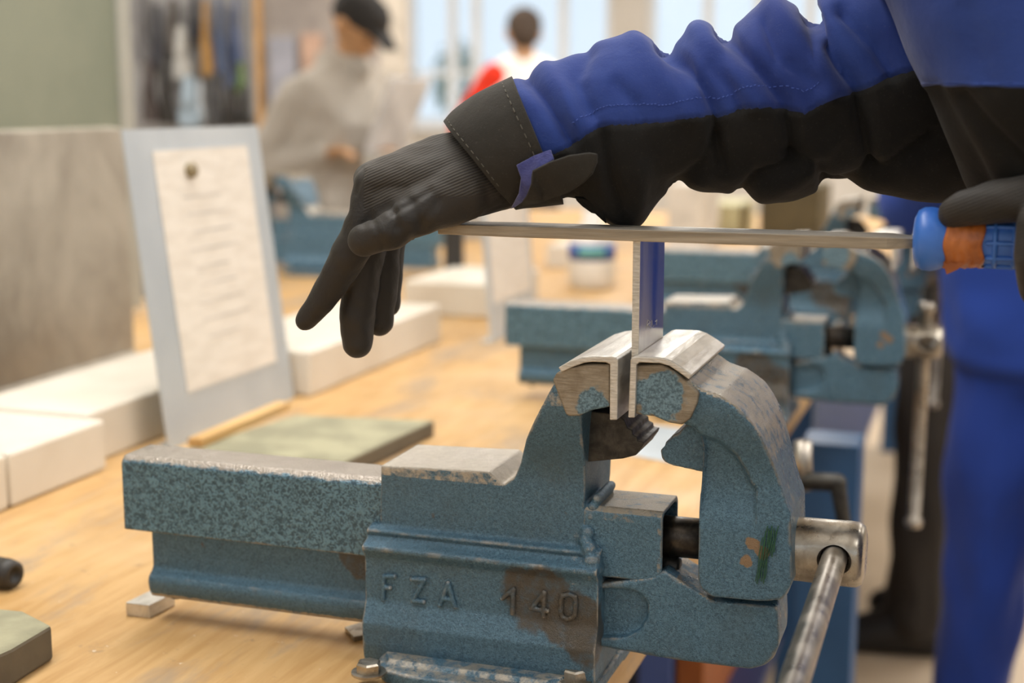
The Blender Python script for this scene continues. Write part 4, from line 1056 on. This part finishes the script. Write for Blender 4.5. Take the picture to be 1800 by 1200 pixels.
post('partition_panel', 640, 860, 260, 4.6, -.4, .28, colour('b9b5ae', .6), 'low grey partition behind the gloved hand', 'panel', .03)
post('partition_wall', 440, 668, 120, 6.0, FLOOR_Z, 2.14, colour('b3aba6', .8), 'pale partition wall behind the man in the grey hoodie', 'partition', .06)
post('poster', 474, 520, 120, 5.955, .42, .70, colour('b9bccb', .7), 'pale blue-grey notice below the white board', 'poster', .02)
post('poster', 530, 566, 110, 5.955, .50, .72, colour('dcb9a4', .7), 'pinkish notice left of the black cap', 'poster', .02)
# tool wall
tw = WD(335, 110, 4.4)
a, b = WD(228, 110, 4.5), WD(446, 110, 4.5); w = (b-a).length; c = (a+b)/2
bm = bmesh.new(); bm_box(bm, (-w/2, 0, 0), (w/2, .03, 2.0)); o = bev('tool_board', bm, colour('a3a2a2', .6), None, .003); o.location = (c.x, c.y, FLOOR_Z+.3); o.rotation_euler.z = YAW; tag(o, 'grey tool board on the wall behind the green board', 'board')
TOOLS = [(250, 0, 110, 14, '6b6a6c'), (262, 120, 215, 16, '4b4240'), (276, 20, 120, 12, '3e3f46'), (290, 110, 218, 14, '35322f'), (304, 10, 90, 14, '57504a'), (318, 60, 140, 18, 'c9c8c4'), (332, 150, 222, 22, 'a9bccb'), (341, 0, 70, 10, '2f3038'), (361, 10, 135, 11, 'b58a4f'), (377, 140, 222, 14, '4a4a4c'), (383, 0, 130, 6, '4a5f86'), (394, 10, 160, 5, '6b7488'), (404, 20, 150, 5, '3e4c6c'), (415, 0, 110, 6, '55668c'), (424, 120, 165, 9, '5d7a3c'), (405, 165, 222, 14, '2f2c29'), (430, 160, 220, 14, '343230'), (352, 150, 215, 8, 'cfd6dc')]
NAMES = ['file', 'wooden mallet', 'steel rule', 'black hammer', 'brown-handled hammer', 'light grey square', 'pale blue cloth', 'dark scriber', 'orange wooden stick', 'grey wrench', 'blue-handled file', 'grey-blue file', 'navy file', 'slate-blue file', 'green-handled brush', 'black pliers', 'dark grey pliers', 'thin silver ruler']
for (u, v0, v1, hw, cc), nm in zip(TOOLS, NAMES):
    p0, p1 = WD(u, v0-6, 4.44), WD(u, v1, 4.44); r = hw/FPX*4.44
    r_ = empty('hanging_tool', p1, '%s hanging on the grey tool board' % nm, 'tool')
    m_ = p0.lerp(p1, .45)
    bm = bmesh.new(); bm_hull(bm, [(*p0, r*.55), (*m_, r*.7)], 2); link('handle', mesh_of(bm, True), colour(cc, .5), r_)
    bm = bmesh.new(); bm_prism(bm, [(m_.x-r*.5, m_.z), (m_.x+r*.5, m_.z), (p1.x+r, p1.z+r), (p1.x+r*.9, p1.z), (p1.x-r*.9, p1.z), (p1.x-r, p1.z+r)], m_.y-.012, m_.y+.012); bev('head', bm, colour(cc, .45), r_, .003); adopt(r_)
